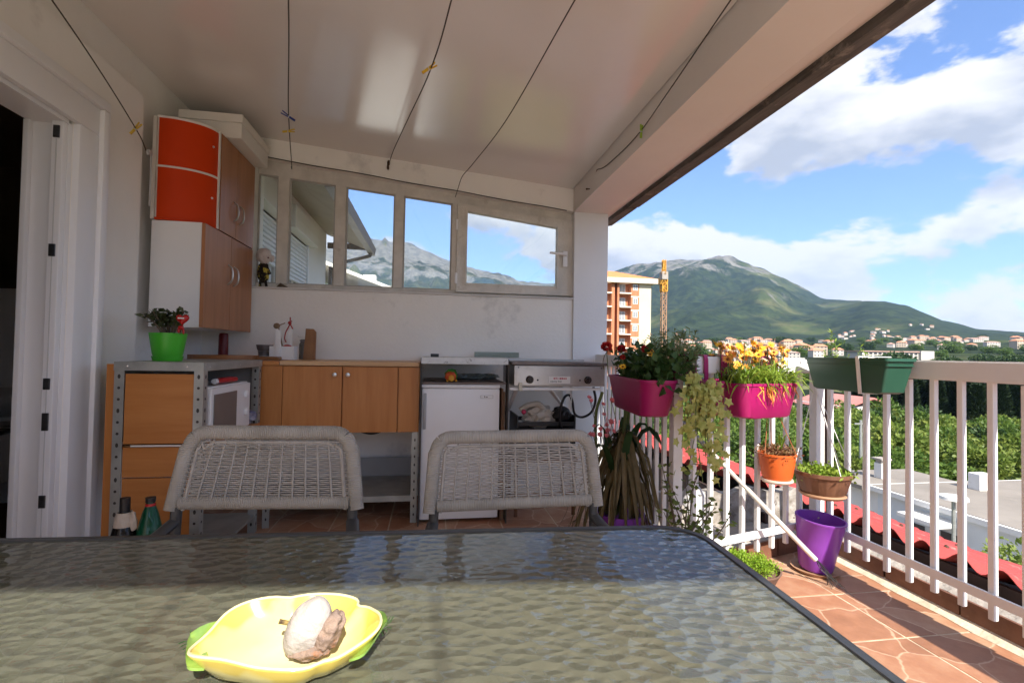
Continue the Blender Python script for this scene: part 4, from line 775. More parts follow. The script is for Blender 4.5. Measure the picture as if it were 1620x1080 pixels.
def armchair(label, loc, rz, wt, wb, zt, zb):
    """wt/wb half widths of the back at top and bottom, heights zt/zb"""
    t = thing('wicker_armchair', label, 'chair', loc, 'wicker armchairs', rz)
    lean = lambda z: .03+.16*(z-zb)       # local +y is away from the table
    r_ = .0195
    def X(z): return lerp(wb, wt, (z-zb)/(zt-zb))
    side = []
    zc = zt-r_; c = .046
    left = [(-X(z), lean(z), z) for z in np.linspace(zb+.0, zc-c, 8)]
    arc = [(-X(zc)+c-c*math.cos(a), lean(zc-c+c*math.sin(a)), zc-c+c*math.sin(a)) for a in np.linspace(.15, math.pi/2, 7)]
    arc2 = [(-p[0], p[1], p[2]) for p in reversed(arc)]; right = [(-p[0], p[1], p[2]) for p in reversed(left)]
    obj('back_frame', MB().tube(left+arc[:4], r_, 12, flat=.8, up=(0, 1, 0)), wkz, t, smooth=True, world=False)
    obj('back_frame', MB().tube(arc[3:]+arc2[:4], r_, 12, flat=.8, up=(0, 1, 0)), wkx, t, smooth=True, world=False)
    obj('back_frame', MB().tube(arc2[3:]+right, r_, 12, flat=.8, up=(0, 1, 0)), wkz, t, smooth=True, world=False)
    obj('back_frame', MB().tube([(-wb+.02, lean(zb+.018), zb+.018), (wb-.02, lean(zb+.018), zb+.018)], r_*.9, 10, flat=.8, up=(0, 1, 0)), wkx, t, smooth=True, world=False)
    cane = obj('inner_cane', MB().tube([(x*(1-.030/abs(x)) if abs(x) > .06 else x, y-.002, z-(.026 if z > zc-c*.6 else .0)) for x, y, z in left+arc+arc2+right], .005, 6), strand, t, smooth=True, world=False)
    wv = MB(); z = zb+.034; i = 0
    while z < zt-.041:
        x = X(z)-.018
        if z > zc-c: x -= (c-.012)*(1-math.sqrt(max(0, 1-((z-(zc-c))/c)**2)))
        n = 24; P = []
        for k in range(n+1):
            u = -x+2*x*k/n; P.append((u, lean(z)+.0024*(1 if (k+i) % 2 else -1), z+.0010*noise.noise(Vector((u*25, i*.9, 0)))))
        wv.tube(P, .0025+.0003*math.sin(i*2.1), 5, cap=False, flat=.8); z += .0053+.0006*math.sin(i*1.7); i += 1
    o = obj('back_weave', wv, strand, t, smooth=True, world=False); o['kind'] = 'stuff'
    nv = 11
    for k in range(nv):
        u = (k+1)/(nv+1)*2-1; vs = MB()
        vs.tube([(u*(wb-.03), lean(zb)-.003, zb+.025), (u*(wt-.03), lean(zt)-.003, zt-.035)], .0028, 5)
        obj('upright_cane', vs, strand, t, world=False)
    # seat, arms, legs
    se = MB().box(-wb+.01, wb-.01, -.44, -.02, .40, .445, bev=.018); obj('seat', se, wkx, t, smooth=True, world=False)
    for s in (-1, 1):
        obj('leg', MB().tube([(s*(wb-.005), .05, .02-.02), (s*(wb-.01), .02, .42), (s*(wb-.012), lean(zb)+.004, zb+.01)], .014, 10), dmet, t, smooth=True, world=False)
        obj('leg', MB().tube([(s*(wb-.005), -.40, 0), (s*(wb-.005), -.38, .42), (s*(wb+.0), -.36, .51)], .014, 10), dmet, t, smooth=True, world=False)
        obj('armrest', MB().tube(curve([(s*(wb-.01), .03, zb-.03), (s*(wb+.010), -.06, zb-.06), (s*(wb+.014), -.24, zb-.075), (s*wb, -.36, .51)], 6), .017, 10, flat=.7), dmet, t, smooth=True, world=False)
    return t
armchair('tilted grey wicker armchair in front of the beech cupboards', (-.437, 1.40, FZ), R(-5), .212, .242, .828, .606)
armchair('straight grey wicker armchair in front of the white fridge', (.258, 1.42, FZ), R(2), .236, .253, .807, .578)

# ------------------------------------------------------------------ clotheslines and pegs
cord = M('dark twisted cord', (.06, .05, .04), .8); rust = M('rusty steel', (.10, .055, .035), .7, metal=.4, var=.4, vscale=40)
LINES = {
 'left': [(-1.475, 2.79, 2.085), (-1.42, 2.62, 2.10), (-1.33, 2.2, 2.16), (-1.27, 1.8, 2.23), (-1.1, .9, 2.30), (-.9, -.6, 2.34), (-.8, -1.9, 2.36)],
 'second': [(-1.0, 3.643, 2.345), (-.96, 3.50, 2.30), (-.93, 3.40, 2.27), (-.72, 2.55, 2.24), (-.49, 1.70, 2.22), (-.25, .7, 2.26), (0, -1.9, 2.40)],
 'third': [(-.33, 3.635, 2.43), (-.27, 3.3, 2.40), (-.15, 2.7, 2.33), (-.03, 2.05, 2.235), (.04, 1.6, 2.22), (.15, .7, 2.24), (.3, -1.9, 2.37)],
 'fourth': [(.15, 3.643, 2.215), (.165, 3.60, 2.26), (.19, 3.5, 2.32), (.24, 3.2, 2.30), (.345, 2.42, 2.235), (.44, 1.54, 2.23), (.55, .6, 2.24), (.8, -1.9, 2.34)],
 'right': [(1.055, 3.10, 2.29), (1.05, 2.9, 2.245), (1.045, 2.45, 2.225), (1.0, 2.0, 2.225), (.93, 1.44, 2.22), (.85, .6, 2.24), (.9, -1.9, 2.33)]}
where = {'left': 'running from the left wall hook past the doorway', 'second': 'tied above the narrow window pane carrying the blue peg', 'third': 'hung on the dark pulley above the window strip', 'fourth': 'tied at the casement head without any peg', 'right': 'fixed to the edge beam carrying the green peg'}
for k, P in LINES.items():
    t = thing('clothesline', 'thin dark clothesline '+where[k], 'clothesline', P[0]); obj('cord', MB().tube(curve(P, 8), .0028, 6), cord, t)
    if k in ('left', 'right'):
        p = Vector(P[0]); s = -1 if k == 'left' else 1
        obj('hook', MB().tube(curve([p, p+Vector((s*.002, .015, -.006)), p+Vector((s*.006, .02, .004))], 4), .004, 6), rust, t, smooth=True)
    if k == 'left': obj('pulley', MB().lathe([(.001, -.007), (.016, -.007), (.012, 0), (.016, .007), (.001, .007)], (-1.465, 2.805, 2.075), 16, tilt=Matrix.Rotation(R(90), 3, 'Y')), M('grey metal', (.5, .5, .5)), t, smooth=True); obj('tail', MB().tube([(-1.462, 2.81, 2.07), (-1.46, 2.815, 1.95), (-1.462, 2.815, 1.80)], .004, 6), M('grey metal', (.5, .5, .5)), t)
    if k == 'third': obj('pulley', MB().ico((-.335, 3.63, 2.425), (.010, .008, .022), 2).ico((-.338, 3.63, 2.395), (.008, .006, .022), 2, nz=.4), rust, t, smooth=True)
def peg(label, loc, col, rot):
    t = thing('clothes_peg', label, 'clothes peg', loc, 'clothes pegs'); t.rotation_euler = rot; m = M('peg plastic %s' % str(col), col, .45, var=.1)
    for s in (-1, 1): obj('leg', MB().add([(s*.0025-.002, -.004, -.036), (s*.0025+.002, -.004, -.036), (s*.0022+.0022, -.004, -.008), (s*.007+.002, -.004, .034), (s*.007-.002, -.004, .034), (s*.0022-.0022, -.004, -.008)]+[(s*.0025-.002, .004, -.036), (s*.0025+.002, .004, -.036), (s*.0022+.0022, .004, -.008), (s*.007+.002, .004, .034), (s*.007-.002, .004, .034), (s*.0022-.0022, .004, -.008)], [(0, 1, 2, 5), (5, 2, 3, 4), (6, 11, 8, 7), (11, 10, 9, 8), (0, 6, 7, 1), (1, 7, 8, 2), (2, 8, 9, 3), (3, 9, 10, 4), (4, 10, 11, 5), (5, 11, 6, 0)]), m, t, world=False)
    obj('spring', MB().tube([(-.007, 0, -.004), (.007, 0, -.004)], .0045, 8), M('grey metal', (.5, .5, .5)), t, world=False)
yl = (.62, .42, .03)
peg('yellow peg on the clothesline near the doorway', (-1.41, 2.58, 2.105), yl, (0, R(35), R(10)))
peg('dark blue peg on the clothesline above the narrow window pane', (-.735, 2.60, 2.238), (.01, .03, .20), (R(15), R(-62), R(0)))
peg('yellow peg hanging right below the blue peg', (-.772, 2.75, 2.225), yl, (R(20), R(88), R(0)))
peg('yellow peg on the clothesline above the middle of the ceiling', (-.033, 2.03, 2.232), (.66, .40, .02), (0, R(52), R(0)))
peg('lime green peg on the clothesline by the edge beam', (1.035, 2.36, 2.215), (.30, .48, .03), (0, R(4), R(25)))
nl = MB(); nl.tube([(1.054, 3.25, 2.21), (1.03, 3.24, 2.205)], .004, 6); nl.ico((1.03, 3.24, 2.205), .008, 1); tag(obj('beam_bolt', nl, rust, None), 'short rusty bolt in the edge beam near the pillar', 'bolt')
# ------------------------------------------------------------------ pots and plants on the railing
soil = M('dark soil', (.04, .028, .02), .95)
magenta = M('magenta plastic', (.33, .008, .105), .42, var=.08, vscale=4); purple = M('purple plastic', (.24, .055, .40), .35, var=.06, vscale=5); dgreen = M('dark green plastic', (.022, .085, .055), .45, var=.12, vscale=6); terra = M('orange plastic', (.62, .115, .02), .5, var=.08, vscale=6)
def trough(L, W, z0, z1, r=.05, taper=.84, th=.004, lip=.004, c=(0, 0), n=6, fill=.03):
    """open rounded trough as rings, plus its soil sheet"""
    mb = MB(); V = []; H = z1-z0
    sec = [(taper*.9, z0, 0), (taper, z0+.008, 0), ((1+taper)/2, z0+H*.5, 0), (1, z1-.012, 0), (1, z1-.0115, lip), (1, z1, lip), (1, z1, -th), (.985, z1-.02, -th), ((1+taper)/2, z0+H*.5, -th), (taper, z0+.012, -th)]
    for s, z, o in sec: V += [(c[0]+x, c[1]+y, z) for x, y in rrect(L/2*s+o, W/2*s+o, max(.008, r*s+o), n)]
    k = 4*(n+1); m = len(sec); mb.add(V, [(i*k+j, i*k+(j+1) % k, (i+1)*k+(j+1) % k, (i+1)*k+j) for i in range(m-1) for j in range(k)]+[tuple(range(k)), tuple((m-1)*k+j for j in range(k))])
    s = MB().add([(c[0]+x, c[1]+y, z1-fill) for x, y in rrect(L/2*.93, W/2*.93, r*.9, n)], [tuple(range(k))]); return mb, s
def ribbons(curves, w, fold=.2, up=(0, 0, 1), tip=.1):
    """strap leaves along point lists"""
    V = []; F = []
    for P, wd in zip(curves, w):
        P = np.array([tuple(p) for p in P]); n = len(P); T = np.gradient(P, axis=0); T = unit(T); S_ = np.cross(T, np.array(up)+rng.normal(0, .25, 3)); S_ = unit(S_); N_ = np.cross(S_, T)
        prof = np.array([wd*(min(1, .45+2.2*t))*max(tip, 1-max(0, (t-.45)/.55)**2) for t in np.linspace(0, 1, n)])[:, None]; o = len(V)
        for a, b, c in zip(P+S_*prof/2+N_*prof*fold, P, P-S_*prof/2+N_*prof*fold): V += [a, b, c]
        for i in range(n-1):
            for j in (0, 1): F.append((o+i*3+j, o+i*3+j+1, o+i*3+4+j, o+i*3+3+j))
    return np.array(V), np.array(F)
def rb_obj(name, curves, w, mat, parent, **k): V, F = ribbons(curves, w, **k); return link(name, raw_mesh(name, V, F, mat, smooth=True), parent)
def arch(base, d, length, rise, fall, n=9):
    base = Vector(base); d = Vector((d[0], d[1], 0)); return [base+d*length*t+Vector((0, 0, rise*math.sin(min(1, t*1.15)*math.pi/2)-fall*t*t)) for t in np.linspace(0, 1, n)]
def flower(c, r, n, col, eye=None, tilt=None, parent=None, cup=.25, pw=.42):
    """one flower head: ring of petals with a button; returns the petal object"""
    c = Vector(c); t = Vector(tilt or (random.gauss(0, .3), -1+random.gauss(0, .3), .6)).normalized(); a = t.orthogonal().normalized(); b = t.cross(a); D = []
    for k in range(n): q = 6.283*k/n+random.uniform(-.12, .12); D.append(tuple(a*math.cos(q)+b*math.sin(q)+t*cup))
    V, F = leaves([tuple(c)]*n, D, np.full(n, r)*rng.uniform(.85, 1.05, n), r*pw*1.6, up=tuple(t), fold=.1)
    o = link('flower', raw_mesh('flower', V, F, col), parent)
    if eye: obj('eye', MB().ico(c+t*r*.15, r*.25, 1), eye, o, world=False)
    return o
def pom(c, r, n, col, parent):
    D = unit(rng.normal(size=(n, 3))); P = np.array(tuple(c))+D*r*.35*[1, 1, .7]; V, F = leaves(P, D+rng.normal(0, .3, (n, 3)), r*.65, r*.5, fold=.2)
    return link('flower', raw_mesh('flower', V, F, col), parent)
def tuft(name, centers, n, size, wid, mat, parent, spread=(.05, .05, .04), up=.6, fold=.25):
    P = np.repeat(np.array(centers, float), n, axis=0)+rng.normal(size=(len(centers)*n, 3))*np.array(spread); D = rng.normal(size=P.shape); D[:, 2] += up
    V, F = leaves(P, D, rng.uniform(.6, 1.2, len(P))*size, rng.uniform(.7, 1.2, len(P))*wid, fold=fold); return link(name, raw_mesh(name, V, F, mat), parent)
gerl = leafmat('geranium leaf', (.022, .060, .014), (.06, .12, .03), 25, .2); limel = leafmat('lime leaf', (.16, .30, .03), (.32, .40, .06), 30, .4); greyl = leafmat('grey green leaf', (.10, .15, .06), (.20, .24, .11), 30, .3)
ivyl = leafmat('variegated ivy', (.28, .34, .06), (.62, .58, .20), 22, .35); olive = leafmat('dry strap leaf', (.10, .085, .03), (.22, .16, .075), 9, .25); darkl = leafmat('dark strap leaf', (.015, .045, .014), (.03, .07, .02), 12, .15); redl = leafmat('russet succulent leaf', (.24, .075, .045), (.16, .13, .05), 40, .25); stemm = M('green stem', (.10, .14, .04), .7, var=.3); brownst = M('brown stem', (.12, .09, .06))
redp = M('red petal', (.42, .008, .010), .6, var=.3, vscale=50); yelp = M('yellow petal', (.75, .42, .02), .6, var=.15, vscale=50); orap = M('orange petal', (.72, .19, .03), .6, col2=(.75, .42, .06), vscale=60); whip = M('cream petal', (.75, .66, .50), .6, col2=(.7, .35, .15), vscale=60); pinkp = M('pink petal', (.62, .16, .18), .6, var=.3, vscale=40); eyeb = M('dark eye', (.15, .05, .01), .8)

def saddle(label, p, d, L, side, z0=.80, z1=.965, W=.15, both=True):
    """trough pair hanging on both sides of a rail with a bridge over it; side=+1 if inner side is to the left of d"""
    p = Vector((p[0], p[1], 0)); d = Vector((d[0], d[1], 0)).normalized(); nrm = Vector((-d.y, d.x, 0))*side; t = thing('saddle_planter', label, 'planter', (p.x, p.y, z0)); ang = math.atan2(d.y, d.x)
    for s, nm in ((1, 'trough'), (-1, 'trough'))[:2 if both else 1]:
        m, so = trough(L if s == 1 else L*.9, W, 0, z1-z0, r=.055, taper=.80); c = nrm*s*(W/2+.042)
        o = obj(nm, m, magenta, t, smooth=True, world=False); o.location = c; o.rotation_euler.z = ang
        q = obj('soil', so, soil, o, world=False)
    b = MB(); w = .042
    sec = [(-.05, z1-z0-.03), (-.046, 1.060-z0), (-.040, 1.078-z0), (.040, 1.078-z0), (.046, 1.060-z0), (.05, z1-z0-.03), (.045, z1-z0-.03), (.041, 1.058-z0), (.036, 1.0735-z0), (-.036, 1.0735-z0), (-.041, 1.058-z0), (-.045, z1-z0-.03)]
    for x0, x1 in ((-L*.42, -L*.27), (L*.27, L*.42)):
        bb = MB(); V = [(x, y, z) for x in (x0, x1) for y, z in sec]; n = len(sec); bb.add(V, [(i, (i+1) % n, n+(i+1) % n, n+i) for i in range(n)]+[tuple(range(n)), tuple(range(n, 2*n))]); o = obj('bridge', bb, magenta, t, world=False); o.rotation_euler.z = ang
    return t, nrm
dA = (A0-A1).normalized(); cA = A1+dA*.185
s1, n1 = saddle('dark magenta planter with geraniums on the railing beside the pillar', cA, dA, .60, 1, both=False, W=.165)
cB = A1+dB*.37
s3, n3 = saddle('small dark magenta planter hidden behind the trailing ivy', A1+dB*.06, dB, .15, -1, both=False, W=.11, z0=.82)
s2, n2 = saddle('bright magenta planter with yellow and orange daisies on the corner railing', cB, dB, .39, -1, z0=.80, z1=.955)
# geraniums
g1 = thing('geranium', 'dark leafy geranium with red and yellow blooms in the shaded magenta planter', 'plant', (.96, 2.3, .94))
cen = [tuple(Vector((cA.x, cA.y, .97))+n1*.10+Vector((dA.x, dA.y, 0))*u+Vector((0, 0, random.uniform(0, .08)))) for u in np.linspace(-.29, .27, 19)]
tuft('foliage', cen, 60, .042, .036, gerl, g1, (.032, .035, .035), .5)
for c, r, m in (((.835, 2.28, 1.11), .032, redp), ((.90, 2.25, 1.10), .024, redp), ((.965, 2.12, 1.10), .026, redp), ((.87, 2.16, 1.06), .015, redp)):
    pom(c, r, 90, m, g1); obj('stalk', MB().tube([(c[0]+.02, c[1]+.03, .98), (c[0], c[1], c[2]-r*.3)], .0025, 5), stemm, g1)
for c in ((.975, 2.10, 1.075), (.87, 2.16, 1.015), (1.0, 2.14, 1.09)): flower(c, .020, 9, yelp, eyeb, parent=g1)
bz = MB().tube(curve([(.845, 2.27, 1.10), (.815, 2.25, 1.065), (.80, 2.23, 1.03), (.806, 2.23, 1.0)], 5), .002, 5); obj('stalk', bz, brownst, g1)
h1 = thing('tall_herb', 'tall feathery grey green herb rising behind the geraniums', 'plant', (1.02, 2.2, .96)); cs_ = []; LP = []; LD = []; st = MB()
for k in range(60):
    b = Vector((cA.x, cA.y, .98))+n1*random.uniform(-.05, .11)*1.0+Vector((dA.x, dA.y, 0))*random.uniform(-.29, .05); t = b+Vector((random.gauss(0, .035), random.gauss(0, .03), random.uniform(.07, .21))); st.tube([b, (b+t)/2+Vector((random.gauss(0, .01), 0, 0)), t], [.002, .0016, .001], 5)
    for u in np.linspace(.25, 1, 12):
        for s in range(3): LP.append(tuple(b.lerp(t, u))); LD.append((random.gauss(0, 1), random.gauss(0, 1), .5))
obj('stem', st, stemm, h1); V, F = leaves(LP, LD, rng.uniform(.012, .03, len(LP)), .006); link('foliage', raw_mesh('foliage', V, F, greyl), h1)
for k in range(40): c = LP[random.randrange(len(LP))]; flower((c[0], c[1]-.01, c[2]+.01), .008, 6, whip, parent=h1)
sp1 = thing('rosemary_sprig', 'single upright dark green sprig beside the tall herb', 'plant', (1.13, 2.12, .97)); LP = []; LD = []
obj('stem', MB().tube([(1.10, 2.13, .955), (1.117, 2.10, 1.05), (1.12, 2.09, 1.165)], .0025, 5), stemm, sp1)
for u in np.linspace(.25, 1, 40):
    p = Vector((1.10, 2.13, .955)).lerp(Vector((1.12, 2.09, 1.165)), u); LP.append(tuple(p)); LD.append((random.gauss(0, .6), random.gauss(0, .6), .9))
V, F = leaves(LP, LD, .03, .007); link('foliage', raw_mesh('foliage', V, F, gerl), sp1)
# daisies (gazania) on the sunny planter
g2 = thing('gazania', 'lime green strap leaved gazania with orange and yellow flowers in the sunny planter', 'plant', (1.55, 2.1, .94)); cv = []; ww = []
for k in range(430):
    u = random.uniform(-.17, .17); b = Vector((cB.x, cB.y, .935))+n2*random.uniform(.03, .17)+Vector((dB.x, dB.y, 0))*u; a = random.uniform(0, 6.28); d = (math.cos(a)+.3*n2.x, math.sin(a)+.5*n2.y)
    cv.append(arch(b, d, random.uniform(.03, .11), random.uniform(.04, .13), random.uniform(.0, .11), 6)); ww.append(random.uniform(.006, .011))
rb_obj('foliage', cv, ww, limel, g2, fold=.15)
tuft('foliage', [tuple(Vector((cB.x, cB.y, .97))+n2*.09+Vector((dB.x, dB.y, 0))*u) for u in (-.16, -.12, .13, .16, .19)], 60, .035, .009, greyl, g2, (.02, .03, .03), .5)
for k in range(95):
    u = random.uniform(-.19, .25); h = random.uniform(1.01, 1.13); c = Vector((cB.x, cB.y, h))+n2*random.uniform(-.02, .12)+Vector((dB.x, dB.y, 0))*u
    m = random.choice([orap, orap, yelp, whip, orap, yelp, redp if k % 4 == 0 else orap]); flower(c, random.uniform(.020, .034), 14, m, random.choice([eyeb, yelp]), parent=g2, tilt=(random.gauss(0, .5), random.gauss(-.6, .4), .8), cup=random.uniform(.1, .9), pw=.2)
    obj('stalk', MB().tube([(c.x, c.y, .95), (c.x+.004, c.y, h)], .0016, 4), stemm, g2)
cv = []; ww = []
for k in range(16):
    b = Vector((cB.x, cB.y, .95))+n2*.185+Vector((dB.x, dB.y, 0))*random.uniform(-.12, .15); cv.append([b+n2*t*.02+Vector((random.uniform(-.02, .03)*t, 0, -.10*t*random.uniform(.6, 1.1)+.02*math.sin(t*3))) for t in np.linspace(0, 1, 6)]); ww.append(.006)
rb_obj('dry_leaves', cv, ww, orap, g2)
# ivy trailing from the corner
iv = thing('trailing_ivy', 'yellow variegated ivy trailing down from the railing corner', 'plant', (1.17, 2.0, .98)); st = MB(); V = []; F = []; o = 0
for k in range(17):
    b = Vector((1.09+random.uniform(-.02, .10), 1.925+random.uniform(-.03, .02), random.uniform(.93, 1.0))); ln = random.uniform(.12, .42); P = curve([b, b+Vector((random.uniform(-.03, .03), -.02, -ln*.4)), b+Vector((random.uniform(-.04, .06), -.01, -ln))], 6); st.tube(P, .0015, 4)
    for q in P[::1]:
        for rep in range(2):
            if random.random() < .45: continue
            c = q+Vector((random.gauss(0, .018), random.gauss(-.012, .012), random.gauss(0, .012))); n_ = Vector((random.gauss(0, .4), -1, random.gauss(.2, .4))).normalized(); a = n_.orthogonal().normalized(); b_ = n_.cross(a); s = random.uniform(.013, .026); q0 = random.uniform(0, 6)
            for j in range(10): r_ = s*(1.0 if j % 2 == 0 else .55); V.append(tuple(c+(a*math.cos(q0+j*.6283)+b_*math.sin(q0+j*.6283))*r_+n_*random.uniform(-.002, .002)))
            V.append(tuple(c+n_*.003)); F += [(o+j, o+(j+1) % 10, o+10) for j in range(10)]; o += 11
obj('stem', st, stemm, iv); link('foliage', raw_mesh('foliage', np.array(V), np.array(F), ivyl), iv)
# green trough on the long rail
gt_ = thing('rail_trough', 'dark green plastic trough strapped to the long railing', 'planter', (1.905, 1.965, .925)); m, so = trough(.45, .135, 0, .15, r=.012, taper=.84, lip=.007, n=3)
o = obj('trough', m, dgreen, gt_, smooth=True, world=False); o.rotation_euler.z = R(90); obj('soil', so, soil, o, world=False)
o = obj('rim_groove', MB().prism(rrect(.2262, .0685, .014, 3), 2, .118, .122), dgreen, gt_, world=False); o.rotation_euler.z = R(90)
obj('strap', MB().add([(x, y, z) for y in (-.095, -.078) for x, z in ((.09, .155), (.088, .158), (-.0765, .158), (-.0765, .148), (-.062, -.006), (.065, -.006), (.065, -.002), (-.059, -.002), (-.073, .150), (-.073, .1545), (.088, .1545))], [tuple(range(11)), tuple(range(11, 22))]+[(i, (i+1) % 11, 11+(i+1) % 11, 11+i) for i in range(11)]), railp, gt_, world=False)
wd_ = thing('sparse_weeds', 'sparse pale green weeds growing from the green trough', 'plant', (1.905, 1.965, 1.05)); LP = []; LD = []; st = MB()
for (y, h) in ((2.07, .16), (2.05, .11), (2.10, .09), (1.93, .08), (1.94, .055), (2.13, .06), (1.90, .05), (2.0, .04)):
    b = Vector((1.905+random.uniform(-.03, .03), y, 1.045)); t = b+Vector((random.gauss(0, .012), random.gauss(0, .012), h)); st.tube([b, t], .0013, 4)
    for u in np.linspace(.2, 1, int(h*150)): LP.append(tuple(b.lerp(t, u))); LD.append((random.gauss(0, 1), random.gauss(0, 1), .6))
obj('stem', st, stemm, wd_); V, F = leaves(LP, LD, .020, .006); link('foliage', raw_mesh('foliage', V, F, limel), wd_)
# hanging pots
def hang_strings(t, apex, pts, mat, r=.0018):
    for p in pts: obj('cord', MB().tube([apex, p], r, 5), mat, t)
op = thing('hanging_pot', 'small orange hanging pot with russet succulents', 'hanging pot', (1.615, 2.10, .50))
c = (1.615, 2.10, .50); obj('pot', MB().lathe([(.001, 0), (.058, 0), (.066, .02), (.077, .09), (.080, .112), (.083, .114), (.083, .124), (.077, .124), (.072, .09), (.001, .085)], c, 36), terra, op, smooth=True)
obj('saucer', MB().lathe([(.001, -.014), (.060, -.014), (.070, -.004), (.068, .004), (.001, -.001)], c, 32), M('pale saucer', (.62, .50, .42), .6), op, smooth=True)
ap = Vector((1.60, 2.14, .90)); rope = M('orange cord', (.35, .12, .05), .8)
hang_strings(op, ap, [(c[0]+.08*math.cos(a), c[1]+.08*math.sin(a), .62) for a in (3.4, 5.6, 1.2)], rope)
su = thing('russet_succulent', 'bushy russet succulent filling the orange hanging pot', 'plant', (1.615, 2.10, .60)); tuft('foliage', [(c[0]+.05*math.cos(a), c[1]+.05*math.sin(a), .625) for a in np.linspace(0, 6, 9)]+[(c[0], c[1], .63)], 60, .018, .010, redl, su, (.022, .022, .014), .4)
cv = [arch((c[0]+.02, c[1], .62), (.5*(-1)**k, -.3), .05, .07+.01*k, .0, 6) for k in range(4)]; rb_obj('blade', cv, [.010]*4, limel, su)
bpn = thing('hanging_basket', 'brown barrel shaped hanging basket on white cords', 'hanging pot', (1.845, 2.085, .435)); c = (1.845, 2.085, .435)
barrel = M('brown barrel wood', (.10, .045, .025), .5, col2=(.20, .095, .055), vscale=5, grain=(5, 5, .6)); bb = MB(); NB = 22; V = []
prof = [(.001, 0), (.085, 0), (.095, .012), (.112, .07), (.118, .085), (.124, .088), (.124, .104), (.116, .104), (.108, .07), (.001, .06)]
for r_, z in prof:
    for j in range(NB*3):
        a = 6.2832*j/(NB*3); k = 1 if j % 3 else .975; V.append((c[0]+r_*(k if .09 < r_ < .12 and z < .086 else 1)*math.cos(a)*1.02, c[1]+r_*(k if .09 < r_ < .12 and z < .086 else 1)*math.sin(a), c[2]+z))
nb = NB*3; bb.add(V, [(i*nb+j, i*nb+(j+1) % nb, (i+1)*nb+(j+1) % nb, (i+1)*nb+j) for i in range(len(prof)-1) for j in range(nb)]+[tuple(range(nb))]); obj('barrel', bb, barrel, bpn, smooth=50)
obj('saucer', MB().lathe([(.001, -.016), (.086, -.016), (.100, -.004), (.098, .003), (.001, -.001)], c, 32), M('tan saucer', (.38, .22, .13), .6), bpn, smooth=True)
hang_strings(bpn, (1.93, 2.235, .93), [(c[0]+.12*math.cos(a), c[1]+.12*math.sin(a), .54) for a in (.2, 2.6, 4.6, 5.7)], white, .002)
su = thing('pale_succulent', 'pale lime leafy plant growing in the brown hanging basket', 'plant', (c[0], c[1], .53)); tuft('foliage', [(c[0]+.07*math.cos(a), c[1]+.07*math.sin(a), .53) for a in np.linspace(0, 6, 8)]+[(c[0]-.02, c[1], .54)]*2, 60, .022, .013, limel, su, (.03, .03, .013), .5)
# purple pot, saucer
pp = thing('purple_pot', 'tall glossy purple plastic pot standing empty on a saucer', 'pot', (1.885, 2.175, FZ)); c = (1.885, 2.175, FZ+.012); tl = Matrix.Rotation(R(4), 3, 'X') @ Matrix.Rotation(R(3), 3, 'Y')
obj('pot', MB().lathe([(.001, 0), (.068, 0), (.074, .01), (.092, .13), (.107, .238), (.111, .243), (.111, .250), (.104, .250), (.089, .14), (.070, .05), (.001, .05)], c, 40, tilt=tl), purple, pp, smooth=True); obj('saucer', MB().lathe([(.001, 0), (.095, 0), (.110, .016), (.106, .016), (.092, .006), (.001, .006)], (1.885, 2.175, FZ+.001), 36), M('tan saucer', (.4, .2, .1)), pp, smooth=True)
sp_ = MB()
for k in range(9): a = random.uniform(.3, 2.6); z = random.uniform(.15, .235); r_ = lerp(.070, .104, (z-.05)/.20)-.003; sp_.ico((c[0]+r_*math.cos(a), c[1]+r_*math.sin(a), c[2]+z), (.005, .003, .004), 1)
obj('soil_flecks', sp_, M('dried mud', (.5, .42, .30), .9), pp)
# bowl of bright moss by the table corner
mp_ = thing('moss_bowl', 'terracotta bowl of bright lime ground cover by the table corner', 'potted plant', (1.40, 1.98, FZ)); c = (1.385, 1.985, FZ)
obj('bowl', MB().lathe([(.001, 0), (.07, 0), (.09, .03), (.125, .11), (.135, .125), (.128, .127), (.115, .105), (.001, .10)], c, 32), M('old terracotta', (.20, .115, .085), .85, var=.4, vscale=12, bump=.3), mp_, smooth=True)
tuft('foliage', [(c[0]+r_*math.cos(a), c[1]+r_*math.sin(a), FZ+.135+.03*(1-r_/.11)) for r_, a in [(math.sqrt(random.random())*.11, random.uniform(0, 6.28)) for _ in range(60)]], 60, .013, .006, leafmat('moss leaf', (.17, .32, .02), (.36, .50, .05), 40, .4), mp_, (.014, .014, .010), .8)
# big strap leaved plant in the shaded corner, in a purple pot
bgp = thing('strap_plant', 'large drooping strap leaved plant with pink flowers in the shaded corner', 'potted plant', (.97, 2.42, FZ)); c0 = Vector((.985, 2.42, .66))
obj('pot', MB().lathe([(.001, 0), (.09, 0), (.10, .01), (.125, .24), (.118, .24), (.001, .20)], (.97, 2.42, FZ), 28), purple, bgp, smooth=True)
obj('stem', MB().tube(curve([(.97, 2.42, .2), (.98, 2.42, .45), (.985, 2.42, .66), (1.0, 2.40, .92)], 5), .010, 7).tube(curve([(.90, 2.46, .2), (.86, 2.46, .5), (.84, 2.44, .75), (.86, 2.40, .88)], 5), .008, 7).tube(curve([(.96, 2.46, .2), (1.0, 2.44, .5), (1.02, 2.42, .95)], 5), .007, 7), stemm, bgp, smooth=True)
cv = []; ww = []
for k in range(130):
    a = random.uniform(0, 6.28); b = c0+Vector((random.gauss(0, .02), random.gauss(0, .02), random.uniform(-.10, .04))); L_ = random.uniform(.05, .30); cv.append([b+Vector((math.cos(a)*L_*t-.08*t, math.sin(a)*L_*.6*t-.03*t, .05*math.sin(t*3.1)-random.uniform(.42, .60)*t**1.3)) for t in np.linspace(0, 1, 9)]); ww.append(random.uniform(.010, .026))
rb_obj('drooping_leaf', cv, ww, olive, bgp, fold=.18)
cv = []; ww = []
